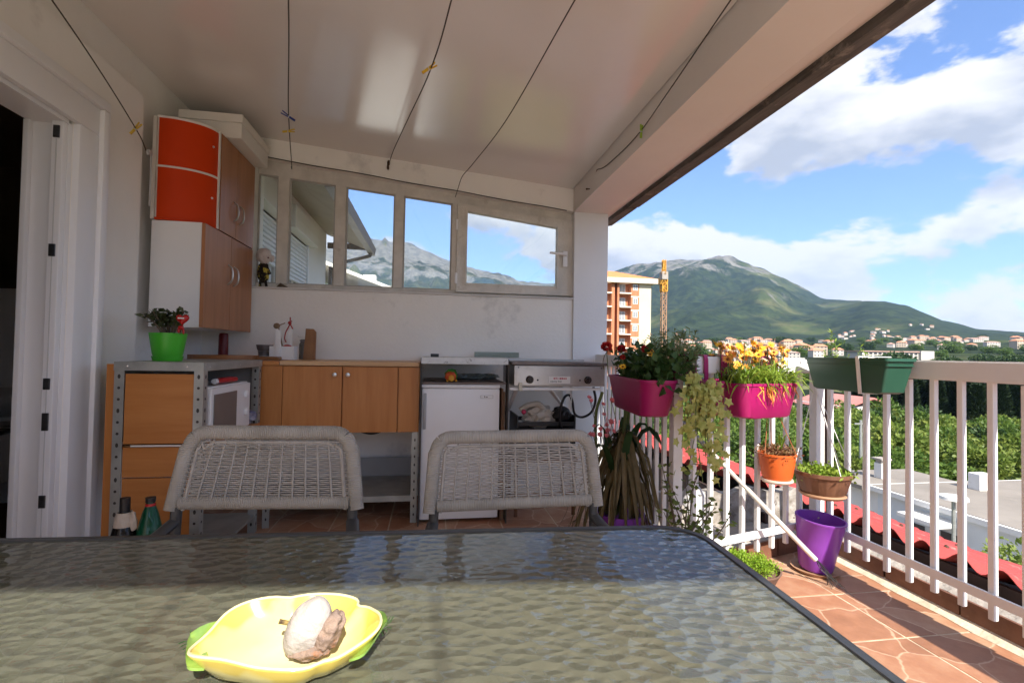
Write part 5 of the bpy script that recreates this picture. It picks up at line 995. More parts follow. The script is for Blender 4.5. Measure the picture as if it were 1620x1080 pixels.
for k in range(14):
    a = random.uniform(0, 6.28); b = Vector((.96, 2.42, .3)); cv.append(arch(b, (math.cos(a)-.2, math.sin(a)*.6-.4), random.uniform(.08, .24), random.uniform(.30, .52), random.uniform(.05, .2), 8)); ww.append(random.uniform(.035, .06))
rb_obj('broad_leaf', cv, ww, darkl, bgp, fold=.12)
for k in range(16):
    c = (random.uniform(.78, .92), random.uniform(2.34, 2.42), random.uniform(.66, .86)); flower(c, random.uniform(.014, .024), 8, pinkp, parent=bgp, cup=.8)
    obj('stalk', MB().tube([(c[0]+.05, c[1]+.05, c[2]-.12), (c[0]+.02, c[1]+.03, c[2]-.03), c], .0016, 4), brownst, bgp)
# rose like branches
rs = thing('leafy_branches', 'thin woody branches with rounded green leaves by the railing post', 'plant', (1.10, 1.95, FZ)); LP = []; LD = []; st = MB()
obj('pot', MB().lathe([(.001, 0), (.07, 0), (.075, .01), (.09, .17), (.084, .17), (.001, .15)], (1.06, 1.93, FZ), 24), M('old terracotta', (.2, .1, .1)), rs, smooth=True)
for k in range(15):
    b = Vector((1.06+random.uniform(-.02, .02), 1.93, .18)); e = b+Vector((random.uniform(-.12, .20), random.uniform(-.06, .04), random.uniform(.10, .48))); P = curve([b, b.lerp(e, .5)+Vector((random.gauss(0, .03), 0, .02)), e], 5); st.tube(P, [lerp(.004, .0015, i/(len(P)-1)) for i in range(len(P))], 5)
    for q in P[3:]:
        for s in range(2): LP.append(tuple(q+Vector((random.gauss(0, .012), random.gauss(0, .012), 0)))); LD.append((random.gauss(0, 1), random.gauss(0, 1), random.uniform(-.3, .5)))
obj('branch', st, brownst, rs); V, F = leaves(LP, LD, rng.uniform(.02, .038, len(LP)), rng.uniform(.014, .024, len(LP)), fold=.12); link('foliage', raw_mesh('foliage', V, F, leafmat('rose leaf', (.08, .14, .03), (.20, .24, .06), 25, .35)), rs)
# mop handle leaning through the corner railing
mo_ = thing('mop', 'old mop with long white metal handle leaning through the corner railing', 'mop', (1.75, 2.03, FZ))
obj('handle', MB().tube([(1.765, 2.035, .145), (1.47, 2.115, .455)], .0115, 10).tube([(1.472, 2.1145, .453), (1.28, 2.175, .66)], .0095, 10), M('worn white tube', (.72, .68, .62), .4, metal=.2, var=.2, vscale=20), mo_, smooth=True)
obj('grip', MB().tube([(1.28, 2.175, .66), (1.19, 2.20, .755)], .0115, 10), M('grey grip', (.35, .36, .42), .4, metal=.5), mo_, smooth=True)
bz = MB()
for k in range(14): bz.tube(curve([(1.765, 2.035, .15), (1.80+random.gauss(0, .01), 2.02, .10), (1.84+random.gauss(0, .03), 1.99+random.gauss(0, .03), FZ+.004)], 4), .0012, 4)
obj('bristles', bz, black, mo_)
# white jugs and clutter behind the corner railing
for k, (x, y, r_, h, lab) in enumerate(((1.42, 2.50, .06, .30, 'white plastic jug standing outside the corner railing'), (1.30, 2.45, .05, .22, 'grey round canister beside the railing post'))):
    t = thing('canister', lab, 'canister', (x, y, .10)); obj('body', MB().lathe([(.001, 0), (r_, 0), (r_*1.02, .02), (r_, h*.75), (r_*.45, h*.9), (r_*.4, h), (.001, h)], (x, y, .10), 20), M('chalky white plastic', (.72, .71, .70), .6, var=.2, vscale=9) if k == 0 else concrete, t, smooth=True); obj('cap', MB().lathe([(.001, h), (r_*.42, h), (r_*.42, h+.02), (.001, h+.02)], (x, y, .101), 16), white, t)
# ------------------------------------------------------------------ outside: terrain
PROF = [(-180, .03), (-100, .03), (-56.3, .0524), (-37.0, .1283), (-18.7, .1776), (-9.6, .1923), (-7.4, .2126), (-4.7, .2126), (-2.6, .2112), (-.4, .1917), (2.5, .1748), (5.4, .1611), (8.4, .1520), (10.6, .1397), (15.7, .1468), (19.9, .1630), (22.8, .1722), (26.3, .1865), (28.6, .1872), (30.9, .1864), (32.7, .1822), (35.8, .1614), (38.1, .1418), (41.4, .1066), (43.4, .1016), (46.4, .0980), (47.7, .0897), (49.9, .0634), (52.4, .0479), (55.3, .0396), (63.7, .0262), (100, .02), (180, .03)]
PA = np.array([p[0] for p in PROF]); PT = np.array([p[1] for p in PROF])
def crest(az): return np.interp(az, [-180, 9, 20, 40, 45, 60, 180], [7000, 7000, 5400, 5200, 4000, 4200, 7000])
def tz(x, y):
    d = math.hypot(x, y); az = math.degrees(math.atan2(x, y)); te = float(np.interp(az, PA, PT))*(.965 if az > 14 else .98); dc = float(crest(az)); d0 = .33*dc
    def base(q): return -9+.045*max(0, min(q, 1800)-250)+.012*max(0, q-1800)
    if d < 250: return -9+(.4*noise.noise(Vector((x*.03, y*.03, 0))) if d > 60 else 0)
    zc = 1.07+te*dc; b0 = base(min(d, d0)); P = Vector((x/1000, y/1000, 0))
    if d <= d0: return b0+min(1, (d-250)/600)*9*noise.noise(P*3.1)
    s = (d-d0)/(dc-d0)
    if s <= 1:
        w = math.sin(math.pi*min(s, 1)); rid = noise.ridged_multi_fractal(P*.85+Vector((3.3, 1.7, 0)), 1, 2.1, 5, 1., 2.)
        return b0+(zc-b0)*(.35*s+.65*s*s*(3-2*s))+(zc-b0)*((rid-1.15)*.20*w+.028*noise.fractal(P*6, 1, 2, 4)*(w+.25))
    k = (d-dc)/(.6*dc); return zc*(1-k*.9)+zc*.02*noise.noise(P*5)
AZ = np.concatenate([np.arange(-180, -62, 5.), np.arange(-62, 70, .36), np.arange(70, 180, 5.)]); RD = np.concatenate([[14, 40, 90, 160, 240], np.geomspace(300, 9000, 118)]); na = len(AZ); V = [(0, 0, -9)]
for r_ in RD:
    for a in AZ: x, y = r_*math.sin(R(a)), r_*math.cos(R(a)); V.append((x, y, tz(x, y)))
F = [(0, 1+(j+1) % na, 1+j, 1+j) for j in range(na)]
F4 = [(1+i*na+j, 1+i*na+(j+1) % na, 1+(i+1)*na+(j+1) % na, 1+(i+1)*na+j) for i in range(len(RD)-1) for j in range(na)]
def terrainmat():
    m = bpy.data.materials.new('hillside'); m.use_nodes = True; N = m.node_tree.nodes; L = m.node_tree.links; p = N['Principled BSDF']; g = N.new('ShaderNodeNewGeometry'); sx = N.new('ShaderNodeSeparateXYZ'); L.new(g.outputs['Position'], sx.inputs[0]); sn = N.new('ShaderNodeSeparateXYZ'); L.new(g.outputs['Normal'], sn.inputs[0])
    def ns(sc, det=8, ro=.65):
        n = N.new('ShaderNodeTexNoise'); n.inputs['Scale'].default_value = sc; n.inputs['Detail'].default_value = det; n.inputs['Roughness'].default_value = ro; L.new(g.outputs['Position'], n.inputs['Vector']); return n.outputs['Fac']
    def mr(v, a, b, c=0., d=1.):
        n = N.new('ShaderNodeMapRange'); n.interpolation_type = 'SMOOTHSTEP'; L.new(v, n.inputs[0])
        for i, q in enumerate((a, b, c, d)): n.inputs[1+i].default_value = q
        return n.outputs[0]
    def ma(op, a, b):
        n = N.new('ShaderNodeMath'); n.operation = op
        for i, q in enumerate((a, b)):
            if isinstance(q, (int, float)): n.inputs[i].default_value = q
            else: L.new(q, n.inputs[i])
        return n.outputs[0]
    def mix(f, a, b):
        n = N.new('ShaderNodeMix'); n.data_type = 'RGBA'; L.new(f, n.inputs['Factor'])
        for s, q in (('A', a), ('B', b)):
            if isinstance(q, tuple): n.inputs[s].default_value = (*q, 1)
            else: L.new(q, n.inputs[s])
        return n.outputs['Result']
    forest = mix(mr(ns(.02), .4, .62), (.013, .023, .012), (.030, .046, .018)); meadow = mix(mr(ns(.008), .42, .6), (.06, .08, .024), (.11, .11, .045))
    veg = mix(mr(ns(.0022, 9, .62), .50, .66), forest, meadow)
    rock = mix(mr(ns(.012, 9, .7), .4, .6), (.18, .175, .155), (.10, .10, .09))
    hgt = ma('ADD', mr(sx.outputs[2], 250, 1050, -.14, .20), ma('MULTIPLY', mr(sn.outputs[2], .55, .95, .5, 0.), .35)); rk = mr(ma('ADD', hgt, ns(.0045, 10, .7)), .56, .66)
    L.new(mix(rk, veg, rock), p.inputs['Base Color']); p.inputs['Roughness'].default_value = .95; p.inputs['Specular IOR Level'].default_value = .1
    b = N.new('ShaderNodeBump'); b.inputs['Strength'].default_value = .6; b.inputs['Distance'].default_value = 14; L.new(ns(.014, 8, .7), b.inputs['Height']); L.new(b.outputs[0], p.inputs['Normal']); return m
tri = [(0, 1+j, 1+(j+1) % na) for j in range(na)]; me = bpy.data.meshes.new('terrain'); me.from_pydata(V, [], tri+F4); me.materials.append(terrainmat()); me.polygons.foreach_set('use_smooth', [True]*len(me.polygons))
bm = bmesh.new(); bm.from_mesh(me); bmesh.ops.recalc_face_normals(bm, faces=bm.faces)
if sum(f.normal.z for f in bm.faces[:50]) < 0: bmesh.ops.reverse_faces(bm, faces=bm.faces)
bm.to_mesh(me); bm.free(); tag(link('terrain', me), None, None, None, 'structure')
struct('grass_slope', MB().add([(x, y, -8.97+.3*noise.noise(Vector((x*.05, y*.05, 4)))) for x in np.linspace(-30, 170, 41) for y in np.linspace(4, 170, 35)], [(i*35+j, i*35+35+j, i*35+36+j, i*35+1+j) for i in range(40) for j in range(34)]), M('rough meadow', (.10, .13, .03), .95, col2=(.20, .17, .07), vscale=.12, bump=.8, bscale=2., stains=((.045, .075, .02), .3, .5, .6)), smooth=True)
struct('yard', MB().box(9, 24.2, 3, 30, -9.2, -8.55), M('pale yard concrete', (.27, .245, .21), .95, var=.25, vscale=.5))

# ------------------------------------------------------------------ the house below and the red sheet roof beside the railing
wallw = M('white render', (.76, .74, .71), .9, var=.08, vscale=.8, stains=((.5, .46, .42), 1.5, .62, .8))
struct('house_body', MB().box(-6.5, 2.1, -9, 3.66, -9.2, -.26).box(-6.5, 1.35, 3.66, 3.86, -9.2, -.21), wallw)
struct('ledge', MB().prism([(1.2, 2.30), (2.2, 2.58), (2.2, 2.86), (1.2, 2.86)], 2, -.5, .088), concrete)
peel = M('peeling whitewash', (.42, .39, .36), .9, col2=(.20, .17, .14), vscale=13, bump=.6, bscale=40, stains=((.14, .12, .10), 10, .57, .62)); pwl = MB(); V = []
for i in range(41):
    x = lerp(1.15, 2.25, i/40); z = .27+.05*noise.noise(Vector((x*6, 0, 0)))+.03*noise.noise(Vector((x*17, 3, 0))); V += [(x, 2.70, .05), (x, 2.70+.01*noise.noise(Vector((x*9, 7, 0))), z), (x, 2.80, z-.01), (x, 2.80, .05)]
pwl.add(V, [(i*4+j, i*4+j+1, i*4+5+j, i*4+4+j) for i in range(40) for j in range(3)]+[(3, 2, 1, 0), (160, 161, 162, 163)]); tag(obj('low_wall', pwl, peel, None), 'low crumbling whitewashed wall outside the corner railing', 'wall')
redm = M('red painted sheet', (.40, .055, .045), .55, var=.25, vscale=3, stains=((.62, .30, .24), 5, .58, .75), bump=.1, bscale=20)
rr = thing('sheet_roof', 'red corrugated sheet roof just outside the long railing', 'roof', (2.8, 2, 0)); wl_ = .165
def sheet(x0, x1, y0, y1, z0, z1, dz):
    b = MB(); V = []; ny = int((y1-y0)/wl_*10); nx = 6
    for i in range(ny+1):
        y = lerp(y0, y1, i/ny); w = .026*math.sin(6.2832*y/wl_)
        for k in range(nx+1): u = k/nx; V.append((lerp(x0, x1, u), y, lerp(z0, z1, u)+w+dz))
    n = len(V); V += [(p[0], p[1], p[2]-.004) for p in V]; F = [(i*(nx+1)+k, (i+1)*(nx+1)+k, (i+1)*(nx+1)+k+1, i*(nx+1)+k+1) for i in range(ny) for k in range(nx)]; F += [tuple(q+n for q in f) for f in F]; F += [(i*(nx+1), (i+1)*(nx+1), (i+1)*(nx+1)+n, i*(nx+1)+n) for i in range(ny)]
    o = obj('roof_sheet', b.add(V, F), redm, rr, smooth=True); sc = MB()
    for k, y in enumerate(np.arange(y0+wl_*.25, y1, wl_*2)):
        for u in (.12, .55): yy = (math.floor(y/wl_)+.25)*wl_; sc.lathe([(.012, 0), (.010, .004), (.005, .009), (.001, .011)], (lerp(x0, x1, u), yy, lerp(z0, z1, u)+.0265+dz), 8)
    obj('screw', sc, rust, o)
for k in range(10):
    y0 = -1.6+k*.99; far = y0 > 2.6
    sheet(1.95 if far else 2.33, 3.42, y0, y0+1.02, (.26 if far else .185), -.14, .004*(k % 2))
for y0, y1, x0 in ((-1.6, 2.62, 2.35), (2.66, 8.2, 1.97)): obj('fascia', B(x0, x0+.02, y0, y1, -.4, .145), M('dark fascia', (.06, .035, .03), .8, var=.4), rr)  # added dark strips stand in for the shaded gap under the sheets
obj('base', B(2.4, 3.38, -1.6, 8.2, -.5, -.22), M('dark fascia', (.1, .1, .1)), rr); obj('base', B(2.0, 2.39, 3.0, 8.2, -.5, -.05), M('dark fascia', (.1, .1, .1)), rr)

# ------------------------------------------------------------------ the wing of the house seen through the window strip
wg = thing('house_wing', 'pale house wing with roller shutters and deep eaves seen through the window strip', 'building', (-1.6, 5.2, -9)); XW = -1.35
for y0, y1, z0, z1 in ((3.86, 6.55, -9, 1.45), (4.60, 4.84, 1.45, 2.55), (5.66, 6.55, 1.45, 2.55), (3.86, 4.60, 2.42, 2.55), (4.84, 5.66, 2.42, 2.55)): obj('wall', B(-5, XW, y0, y1, z0, z1), wallw, wg) if z0 < 0 else obj('wall', B(-1.6, XW, y0, y1, z0, z1), wallw, wg)
obj('wall', B(-5, -1.601, 6.35, 6.55, 1.45, 3.2), wallw, wg); obj('wall', B(-5, -4.8, 3.9, 6.35, 1.45, 3.2), wallw, wg)
shm = M('white shutter slat', (.74, .76, .78), .5, var=.05)
for y0, y1, zs in ((3.88, 4.59, 1.76), (4.86, 5.64, 1.72)):
    w = obj('shutter_box', B(XW-.02, XW+.085, y0-.05, y1+.10, 2.20, 2.415, bev=.008), wallw, wg); z = 2.19
    for k in range(12):
        z1 = z-.040
        if z1 < zs: break
        obj('slat', MB().add([(XW-.03, y0, z), (XW-.012, y0, z-.012), (XW-.012, y0, z1+.006), (XW-.03, y0, z1), (XW-.03, y1, z), (XW-.012, y1, z-.012), (XW-.012, y1, z1+.006), (XW-.03, y1, z1)], [(0, 1, 5, 4), (1, 2, 6, 5), (2, 3, 7, 6), (3, 0, 4, 7), (0, 3, 2, 1), (4, 5, 6, 7)]), shm, w); z -= .0405
    fw_ = obj('window', MB().box(XW-.09, XW-.05, y0, y0+.06, 1.45, 2.2).box(XW-.09, XW-.05, y1-.06, y1, 1.45, 2.2).box(XW-.09, XW-.05, (y0+y1)/2-.04, (y0+y1)/2+.04, 1.45, 2.2).box(XW-.09, XW-.05, y0, y1, 1.451, 1.50), upvc, wg)
    obj('pane', B(XW-.075, XW-.07, y0+.06, y1-.06, 1.5, 2.19), M('dark window glass', (.03, .035, .04), .08), fw_)
    rv = obj('guide_rail', B(XW-.03, XW+.004, y1, y1+.02, 1.45, 2.2), upvc, w)
ev = obj('roof', MB().prism([(-5, 3.62), (-.80, 2.40), (-.80, 2.47), (-5, 3.70)], 1, 3.9, 6.62), M('grey brown tiles', (.12, .10, .09), .85, var=.4, vscale=5), wg)
obj('soffit', MB().prism([(XW, 2.545), (-.83, 2.36), (-.83, 2.385), (XW, 2.57)], 1, 3.9, 6.6), M('beige soffit', (.42, .36, .29), .8, var=.1), ev); obj('gable_board', B(-1.34, -.83, 6.56, 6.6, 2.37, 2.44), darkwood, ev)
gu = MB(); gu.prism([(-.83, 2.31), (-.76, 2.31), (-.745, 2.40), (-.75, 2.40), (-.765, 2.32), (-.825, 2.32)], 1, 3.9, 6.64); obj('gutter', gu, M('grey gutter', (.16, .155, .15), .5, metal=.3, var=.2), ev); obj('downpipe', MB().tube(curve([(-.79, 6.5, 2.33), (-.80, 6.5, 2.30), (-.84, 6.51, 2.27), (-1.20, 6.56, 2.16), (-1.29, 6.585, 2.0), (-1.30, 6.585, 1.8), (-1.30, 6.585, -2)], 6), .022, 10), MATS['grey gutter'], ev, smooth=True)
for k in range(9): obj('roof_tile', B(-.90, -.79, 4.0+k*.29, 4.0+k*.29+.26, 2.47, 2.495, bev=.008), M('grey brown tiles', (.1, .1, .1)), ev)
nb_ = thing('neighbour_house', 'low house with broad pale roof below the rocky mountain', 'house', (-4, 16, -9)); obj('walls', B(-9, -1.3, 14.5, 22, -9, 2.5), wallw, nb_); obj('roof', MB().prism([(-9.5, 2.4), (-5.5, 4.45), (-.95, 2.78), (-.95, 2.70), (-5.5, 4.3), (-9.5, 2.3)], 1, 14.0, 22.5), M('pale roof sheet', (.70, .66, .60), .7, var=.06, vscale=1.), nb_); obj('chimney', B(-2.3, -1.9, 17, 17.4, 3.0, 3.6), wallw, nb_)

# ------------------------------------------------------------------ flat roofed white building and yard
fb = thing('flat_building', 'long white building with a flat grey roof and small chimney beyond the railing', 'building', (30, 15, -9))
obj('walls', B(24.3, 40, 4, 23.6, -9, -5.25), M('shade blue white render', (.66, .69, .71), .9, var=.08, vscale=.4), fb); rfm = M('grey flat roof', (.27, .24, .21), .95, var=.25, vscale=.35, stains=((.26, .23, .2), .8, .55, .7)); rf = obj('roof', B(23.9, 40.4, 3.6, 24.0, -5.25, -5.0), wallw, fb); obj('roof_surface', B(24.1, 40.2, 3.8, 23.8, -4.999, -4.97), rfm, rf)  # blue tint puts the wall's shade into the white render colour
obj('wing', B(24.3, 30, 23.6, 27, -9, -5.3), wallw, fb); obj('wing_roof', B(23.7, 30.3, 24.003, 27.4, -5.3, -5.08), rfm, fb)
obj('chimney', B(26.2, 26.7, 25.2, 25.7, -5.07, -4.2), wallw, fb); obj('chimney_cap', B(26.1, 26.8, 25.1, 25.8, -4.0, -3.9).box(26.25, 26.65, 25.25, 25.65, -4.2, -4.0), concrete, fb); obj('roof_box', B(28.9, 29.8, 22.0, 22.6, -4.97, -4.1, bev=.03), wallw, fb); obj('vent', MB().lathe([(.001, 0), (.12, 0), (.12, .6), (.001, .6)], (27.9, 17.5, -4.97), 10), terra, fb)
dk = M('dark opening', (.05, .05, .055), .3)
for y0, y1, z0, z1 in ((21.0, 22.0, -8.5, -6.3), (19.3, 20.2, -8.5, -6.2), (10.5, 12, -7.5, -6.2), (6.5, 8, -7.5, -6.2)): obj('door' if z0 < -8 else 'window', B(24.26, 24.31, y0, y1, z0, z1), dk, fb)
obj('canopy', B(22.9, 24.3, 19.2, 21.2, -5.75, -5.58), wallw, fb); obj('canopy_post', B(22.95, 23.05, 19.3, 19.4, -8.6, -5.75), wallw, fb)
fb.location.z -= .85
yf = thing('yard_fence', 'low dark red metal fence in front of the white building', 'fence', (22.3, 22, -8.55)); fm = M('dark red fence', (.22, .03, .035), .6)
for k in range(16): obj('bar', B(22.28, 22.33, 19.0+k*.36, 19.04+k*.36, -8.55, -7.55), fm, yf)
for z in (-7.6, -8.3): obj('rail', B(22.27, 22.34, 18.95, 24.5, z, z+.06), fm, yf)
lp = thing('lamp_post', 'white mushroom topped lamp post in the yard', 'lamp post', (18.2, 14.7, -8.55)); obj('post', MB().tube([(18.2, 14.7, -8.55), (18.2, 14.7, -3.75)], .06, 8), galv, lp); obj('head', MB().lathe([(.06, 0), (.42, .02), (.40, .12), (.001, .2)], (18.2, 14.7, -3.8), 16), wallw, lp, smooth=True)
up = thing('utility_pole', 'slim grey utility pole in front of the green shrubs', 'utility pole', (30.5, 31, -9)); obj('pole', MB().tube([(30.5, 31, -9), (30.5, 31, -3.3)], [.14, .09], 8), galv, up); obj('crossarm', B(30.0, 31.0, 30.97, 31.03, -3.6, -3.5), galv, up)
rh = thing('pink_roof_house', 'small white house with a faded pink roof among the shrubs', 'house', (62, 64, -9)); obj('walls', B(57, 66, 61, 70, -9, -5.6), wallw, rh); obj('roof', MB().prism([(56.4, -5.9), (61.5, -4.3), (66.6, -5.9), (66.6, -6.05), (61.5, -4.5), (56.4, -6.05)], 1, 60.3, 70.7), M('faded pink roof', (.55, .22, .19), .8, var=.2, vscale=1), rh)

# ------------------------------------------------------------------ trees and shrubs
def bush_mesh(name, rx, rz, n, size, mat, blobs=9, hole=.25):
    P = []; D = []
    for b in range(blobs):
        a = rng.uniform(0, 6.28); q = rng.uniform(0, .62); c = np.array([math.cos(a)*q*rx, math.sin(a)*q*rx, rz*rng.uniform(.45, 1.35)]); k = n//blobs; d = unit(rng.normal(size=(k, 3))); rr_ = np.array([rx, rx, rz])*rng.uniform(.32, .55); p = c+d*rr_*rng.uniform(.72, 1.05, (k, 1)); P.append(p); D.append(d+rng.normal(0, .7, d.shape)+[0, 0, -.15])
    P = np.concatenate(P); D = np.concatenate(D); ok = P[:, 2] > .02; P, D = P[ok], D[ok]; V, F = leaves(P, D, rng.uniform(.6, 1.3, len(P))*size, rng.uniform(.45, .8, len(P))*size, fold=.2); return raw_mesh(name, V, F, mat)
lf1 = leafmat('shrub leaf', (.055, .115, .018), (.17, .25, .045), .5, .35); lf2 = leafmat('shrub leaf pale', (.11, .18, .028), (.28, .32, .075), .5, .35); lf3 = leafmat('shrub leaf dark', (.026, .06, .016), (.075, .13, .032), .5, .3)
BM = [bush_mesh('shrub', 2.4, 1.7, 2600, .34, m) for m in (lf1, lf2, lf3, lf1, lf2)]
groups = {0: 'mid green', 1: 'pale yellowish green', 2: 'dark green', 3: 'mid green', 4: 'pale yellowish green'}
def inside(x, y): return (8 < x < 41 and 2 < y < 31) or (55 < x < 68 and 59 < y < 72) or (38 < x < 60 and 108 < y < 140)
cnt = 0; spots = []
while cnt < 265:
    az = R(random.uniform(17, 62)); d = 26+64*random.random()**.75; x, y = d*math.sin(az), d*math.cos(az)
    if inside(x, y) or any((x-a)**2+(y-b)**2 < 5.5 for a, b in spots): 
        cnt += .02; continue
    spots.append((x, y)); k = random.choice((0, 1, 2, 3, 4, 0, 1)); o = link('shrub', BM[k]); o.location = (x, y, -9.15); s = random.uniform(.75, 1.35)*(1.0 if d > 45 else .85); o.scale = (s, s, s*random.uniform(.8, 1.25)); o.rotation_euler.z = random.uniform(0, 6.28)
    tag(o, groups[k]+' bushy shrub on the overgrown slope below the railing', 'shrub', groups[k]+' shrubs on the slope'); cnt += 1
def tree(label, x, y, h, cr, n, size, mat, group=None, z=-9., lean=(0, 0)):
    t = thing('tree', label, 'tree', (x, y, z), group); tr = MB(); top = Vector((lean[0], lean[1], h*.62)); tr.tube(curve([(0, 0, 0), (lean[0]*.3, lean[1]*.3, h*.3), top], 5), [lerp(h*.024, h*.010, i/10) for i in range(11)], 8)
    for k in range(7): a = k*.9+random.random(); b = top*random.uniform(.5, .95); tr.tube(curve([b, b+Vector((math.cos(a)*cr*.4, math.sin(a)*cr*.4, h*.12)), b+Vector((math.cos(a)*cr*.75, math.sin(a)*cr*.75, h*.20))], 4), [lerp(h*.009, h*.003, i/8) for i in range(9)], 6)
    obj('trunk', tr, M('grey bark', (.14, .11, .085), .9, var=.4, vscale=5), t, smooth=True, world=False)
    me = bush_mesh('crown', cr, h*.27, n, size, mat, 13); o = link('crown', me, t, False); o.location = (lean[0], lean[1], h*.42); return t
tree('light green garden tree growing beside the white building', 14.9, 9.6, 6.6, 1.9, 4200, .17, lf2); tree('dark round tree rising beyond the corner railing', 12.5, 21.5, 6.4, 2.8, 5200, .2, lf1); tree('tall bushy tree between the railing corner and the tower block', 9.0, 24.0, 6.9, 2.6, 5200, .2, lf2); tree('broad leafy tree near the pink roofed house', 22.5, 31.0, 6.6, 3.4, 5200, .24, lf1); tree('shady tree standing below the short railing', 14.5, 36, 7.0, 3.2, 4800, .24, lf3)
def cypress_mesh():
    n = 1500; z = rng.random(n)**.8; a = rng.uniform(0, 6.28, n); r_ = (.16+.95*(1-z)**.7*np.minimum(1, z*6+.35))*rng.uniform(.7, 1.08, n); P = np.stack([r_*np.cos(a), r_*np.sin(a), .25+z*6.3], 1); D = np.stack([np.cos(a), np.sin(a), np.full(n, 1.3)], 1)+rng.normal(0, .4, (n, 3)); V, F = leaves(P, D, rng.uniform(.5, .9, n), .28, fold=.25); return raw_mesh('cypress', V, F, leafmat('cypress leaf', (.010, .024, .010), (.03, .05, .02), .6, .15))
CM = cypress_mesh()
for k in range(46):
    az = R(lerp(44.5, 58, k/45)+random.gauss(0, .25)); d = 121+random.gauss(0, 3); o = link('cypress', CM); o.location = (d*math.sin(az), d*math.cos(az), -9.2); s = random.uniform(.78, 1.12); o.scale = (s*1.25, s*1.25, s); o.rotation_euler.z = random.random()*6; tag(o, 'dark narrow cypress in the row across the meadow', 'cypress', 'cypress row across the meadow')
for k in range(26):
    az = R(random.uniform(40, 60)); d = random.uniform(150, 320); x, y = d*math.sin(az), d*math.cos(az); o = link('tree', BM[2 if k % 3 else 0]); o.location = (x, y, tz(x, y)-.5); s = random.uniform(1.6, 2.6); o.scale = (s, s, s*1.15); tag(o, 'rounded dark tree on the plain behind the cypress row', 'tree', 'trees on the plain')
# ------------------------------------------------------------------ apartment tower, crane, town
brick = M('orange brick infill', (.50, .20, .10), .9, var=.2, vscale=2.); creamr = M('cream render', (.66, .56, .40), .9, var=.12, vscale=.25); slabm = M('pale slab', (.70, .60, .50), .9); glassd = M('tower glass', (.30, .32, .34), .15, var=.3, vscale=1.)
tw_ = thing('apartment_tower', 'unfinished brick apartment tower with balconies and orange hipped roof', 'building', (47, 124, -9)); YT = 118.
obj('wall', B(34, 54.8, YT+1.6, YT+14, -9, 19.2), brick, tw_); obj('cream_wall', B(51.7, 54.9, YT, YT+14.2, -9, 19.2), creamr, tw_); obj('brick_pier', B(49.5, 51.69, YT, YT+1.59, -9, 19.2), brick, tw_)
for x0, x1 in ((44.4, 45.2), (45.9, 46.4), (38.4, 40.4)): obj('brick_pier', B(x0, x1, YT, YT+1.59, -9, 19.2), brick, tw_)
obj('eaves', B(33.2, 56.2, YT-1.2, YT+15.5, 19.21, 20.4), slabm, tw_)
obj('roof', MB().add([(33.2, YT-1.2, 20.41), (56.2, YT-1.2, 20.41), (56.2, YT+15.5, 20.41), (33.2, YT+15.5, 20.41), (41, YT+7, 23.3), (47.5, YT+7, 23.3)], [(0, 1, 5, 4), (1, 2, 5), (2, 3, 4, 5), (3, 0, 4), (3, 2, 1, 0)]), M('orange tile roof', (.62, .22, .08), .85, var=.12, vscale=.8), tw_)
for k in range(8):
    zf = 16.7-3.45*k
    for x0, x1 in ((40.41, 44.39), (46.41, 49.49)):
        obj('balcony', B(x0, x1, YT-.35, YT+1.58, zf-.2, zf+.12), slabm, tw_)
        d = obj('balcony_door', B(x0+.35, x1-.9, YT+1.50, YT+1.59, zf+.13, zf+2.4), M('white joinery', (.75, .72, .68), .5), tw_); obj('pane', B(x0+.5, (x0+x1)/2-.32, YT+1.45, YT+1.495, zf+.3, zf+2.25), glassd, d); obj('pane', B((x0+x1)/2-.2, x1-1.05, YT+1.45, YT+1.495, zf+.3, zf+2.25), glassd, d)
    w = obj('window', B(50.0, 51.3, YT-.06, YT-.001, zf+.75, zf+2.3), M('white joinery', (.75, .72, .68)), tw_); obj('pane', B(50.12, 50.6, YT-.10, YT-.061, zf+.88, zf+2.17), glassd, w); obj('pane', B(50.7, 51.18, YT-.10, YT-.061, zf+.88, zf+2.17), glassd, w)
    obj('floor_band', B(49.51, 51.68, YT-.03, YT-.0005, zf+2.45, zf+2.75), slabm, tw_)
tw_.rotation_euler = (0, 0, 0)
crm = M('crane yellow', (.62, .30, .03), .55, var=.15, vscale=1.); crn = M('crane brown', (.42, .24, .14), .6); ck = thing('tower_crane', 'yellow lattice tower crane standing beside the apartment tower', 'crane', (69.2, 140, -9)); cx0, cy0 = 69.2, 140.
def lattice(a, b, w, step, mat, name, th=.16):
    a, b = Vector(a), Vector(b); t = (b-a).normalized(); u = Vector((0, 1, 0)) if abs(t.z) > .9 else Vector((0, 0, 1)); s = t.cross(u).normalized(); u = s.cross(t); n = max(2, int((b-a).length/step)); m = MB(); C4 = [s*w/2+u*w/2, s*w/2-u*w/2, -s*w/2-u*w/2, -s*w/2+u*w/2]
    for c in C4: m.bar(a+c, b+c, th)
    for i in range(n):
        p, q = a.lerp(b, i/n), a.lerp(b, (i+1)/n)
        for j in range(4): c, d = C4[j], C4[(j+1) % 4]; m.bar(p+(c if i % 2 else d), q+(d if i % 2 else c), th*.65); m.bar(p+c, p+d, th*.6)
    return obj(name, m, mat, ck)
lattice((cx0, cy0, -9), (cx0, cy0, 20.5), 1.3, 1.5, crn, 'mast'); lattice((cx0, cy0, 20.5), (cx0, cy0, 25.5), 1.5, 1.2, crm, 'slewing_frame', .3)
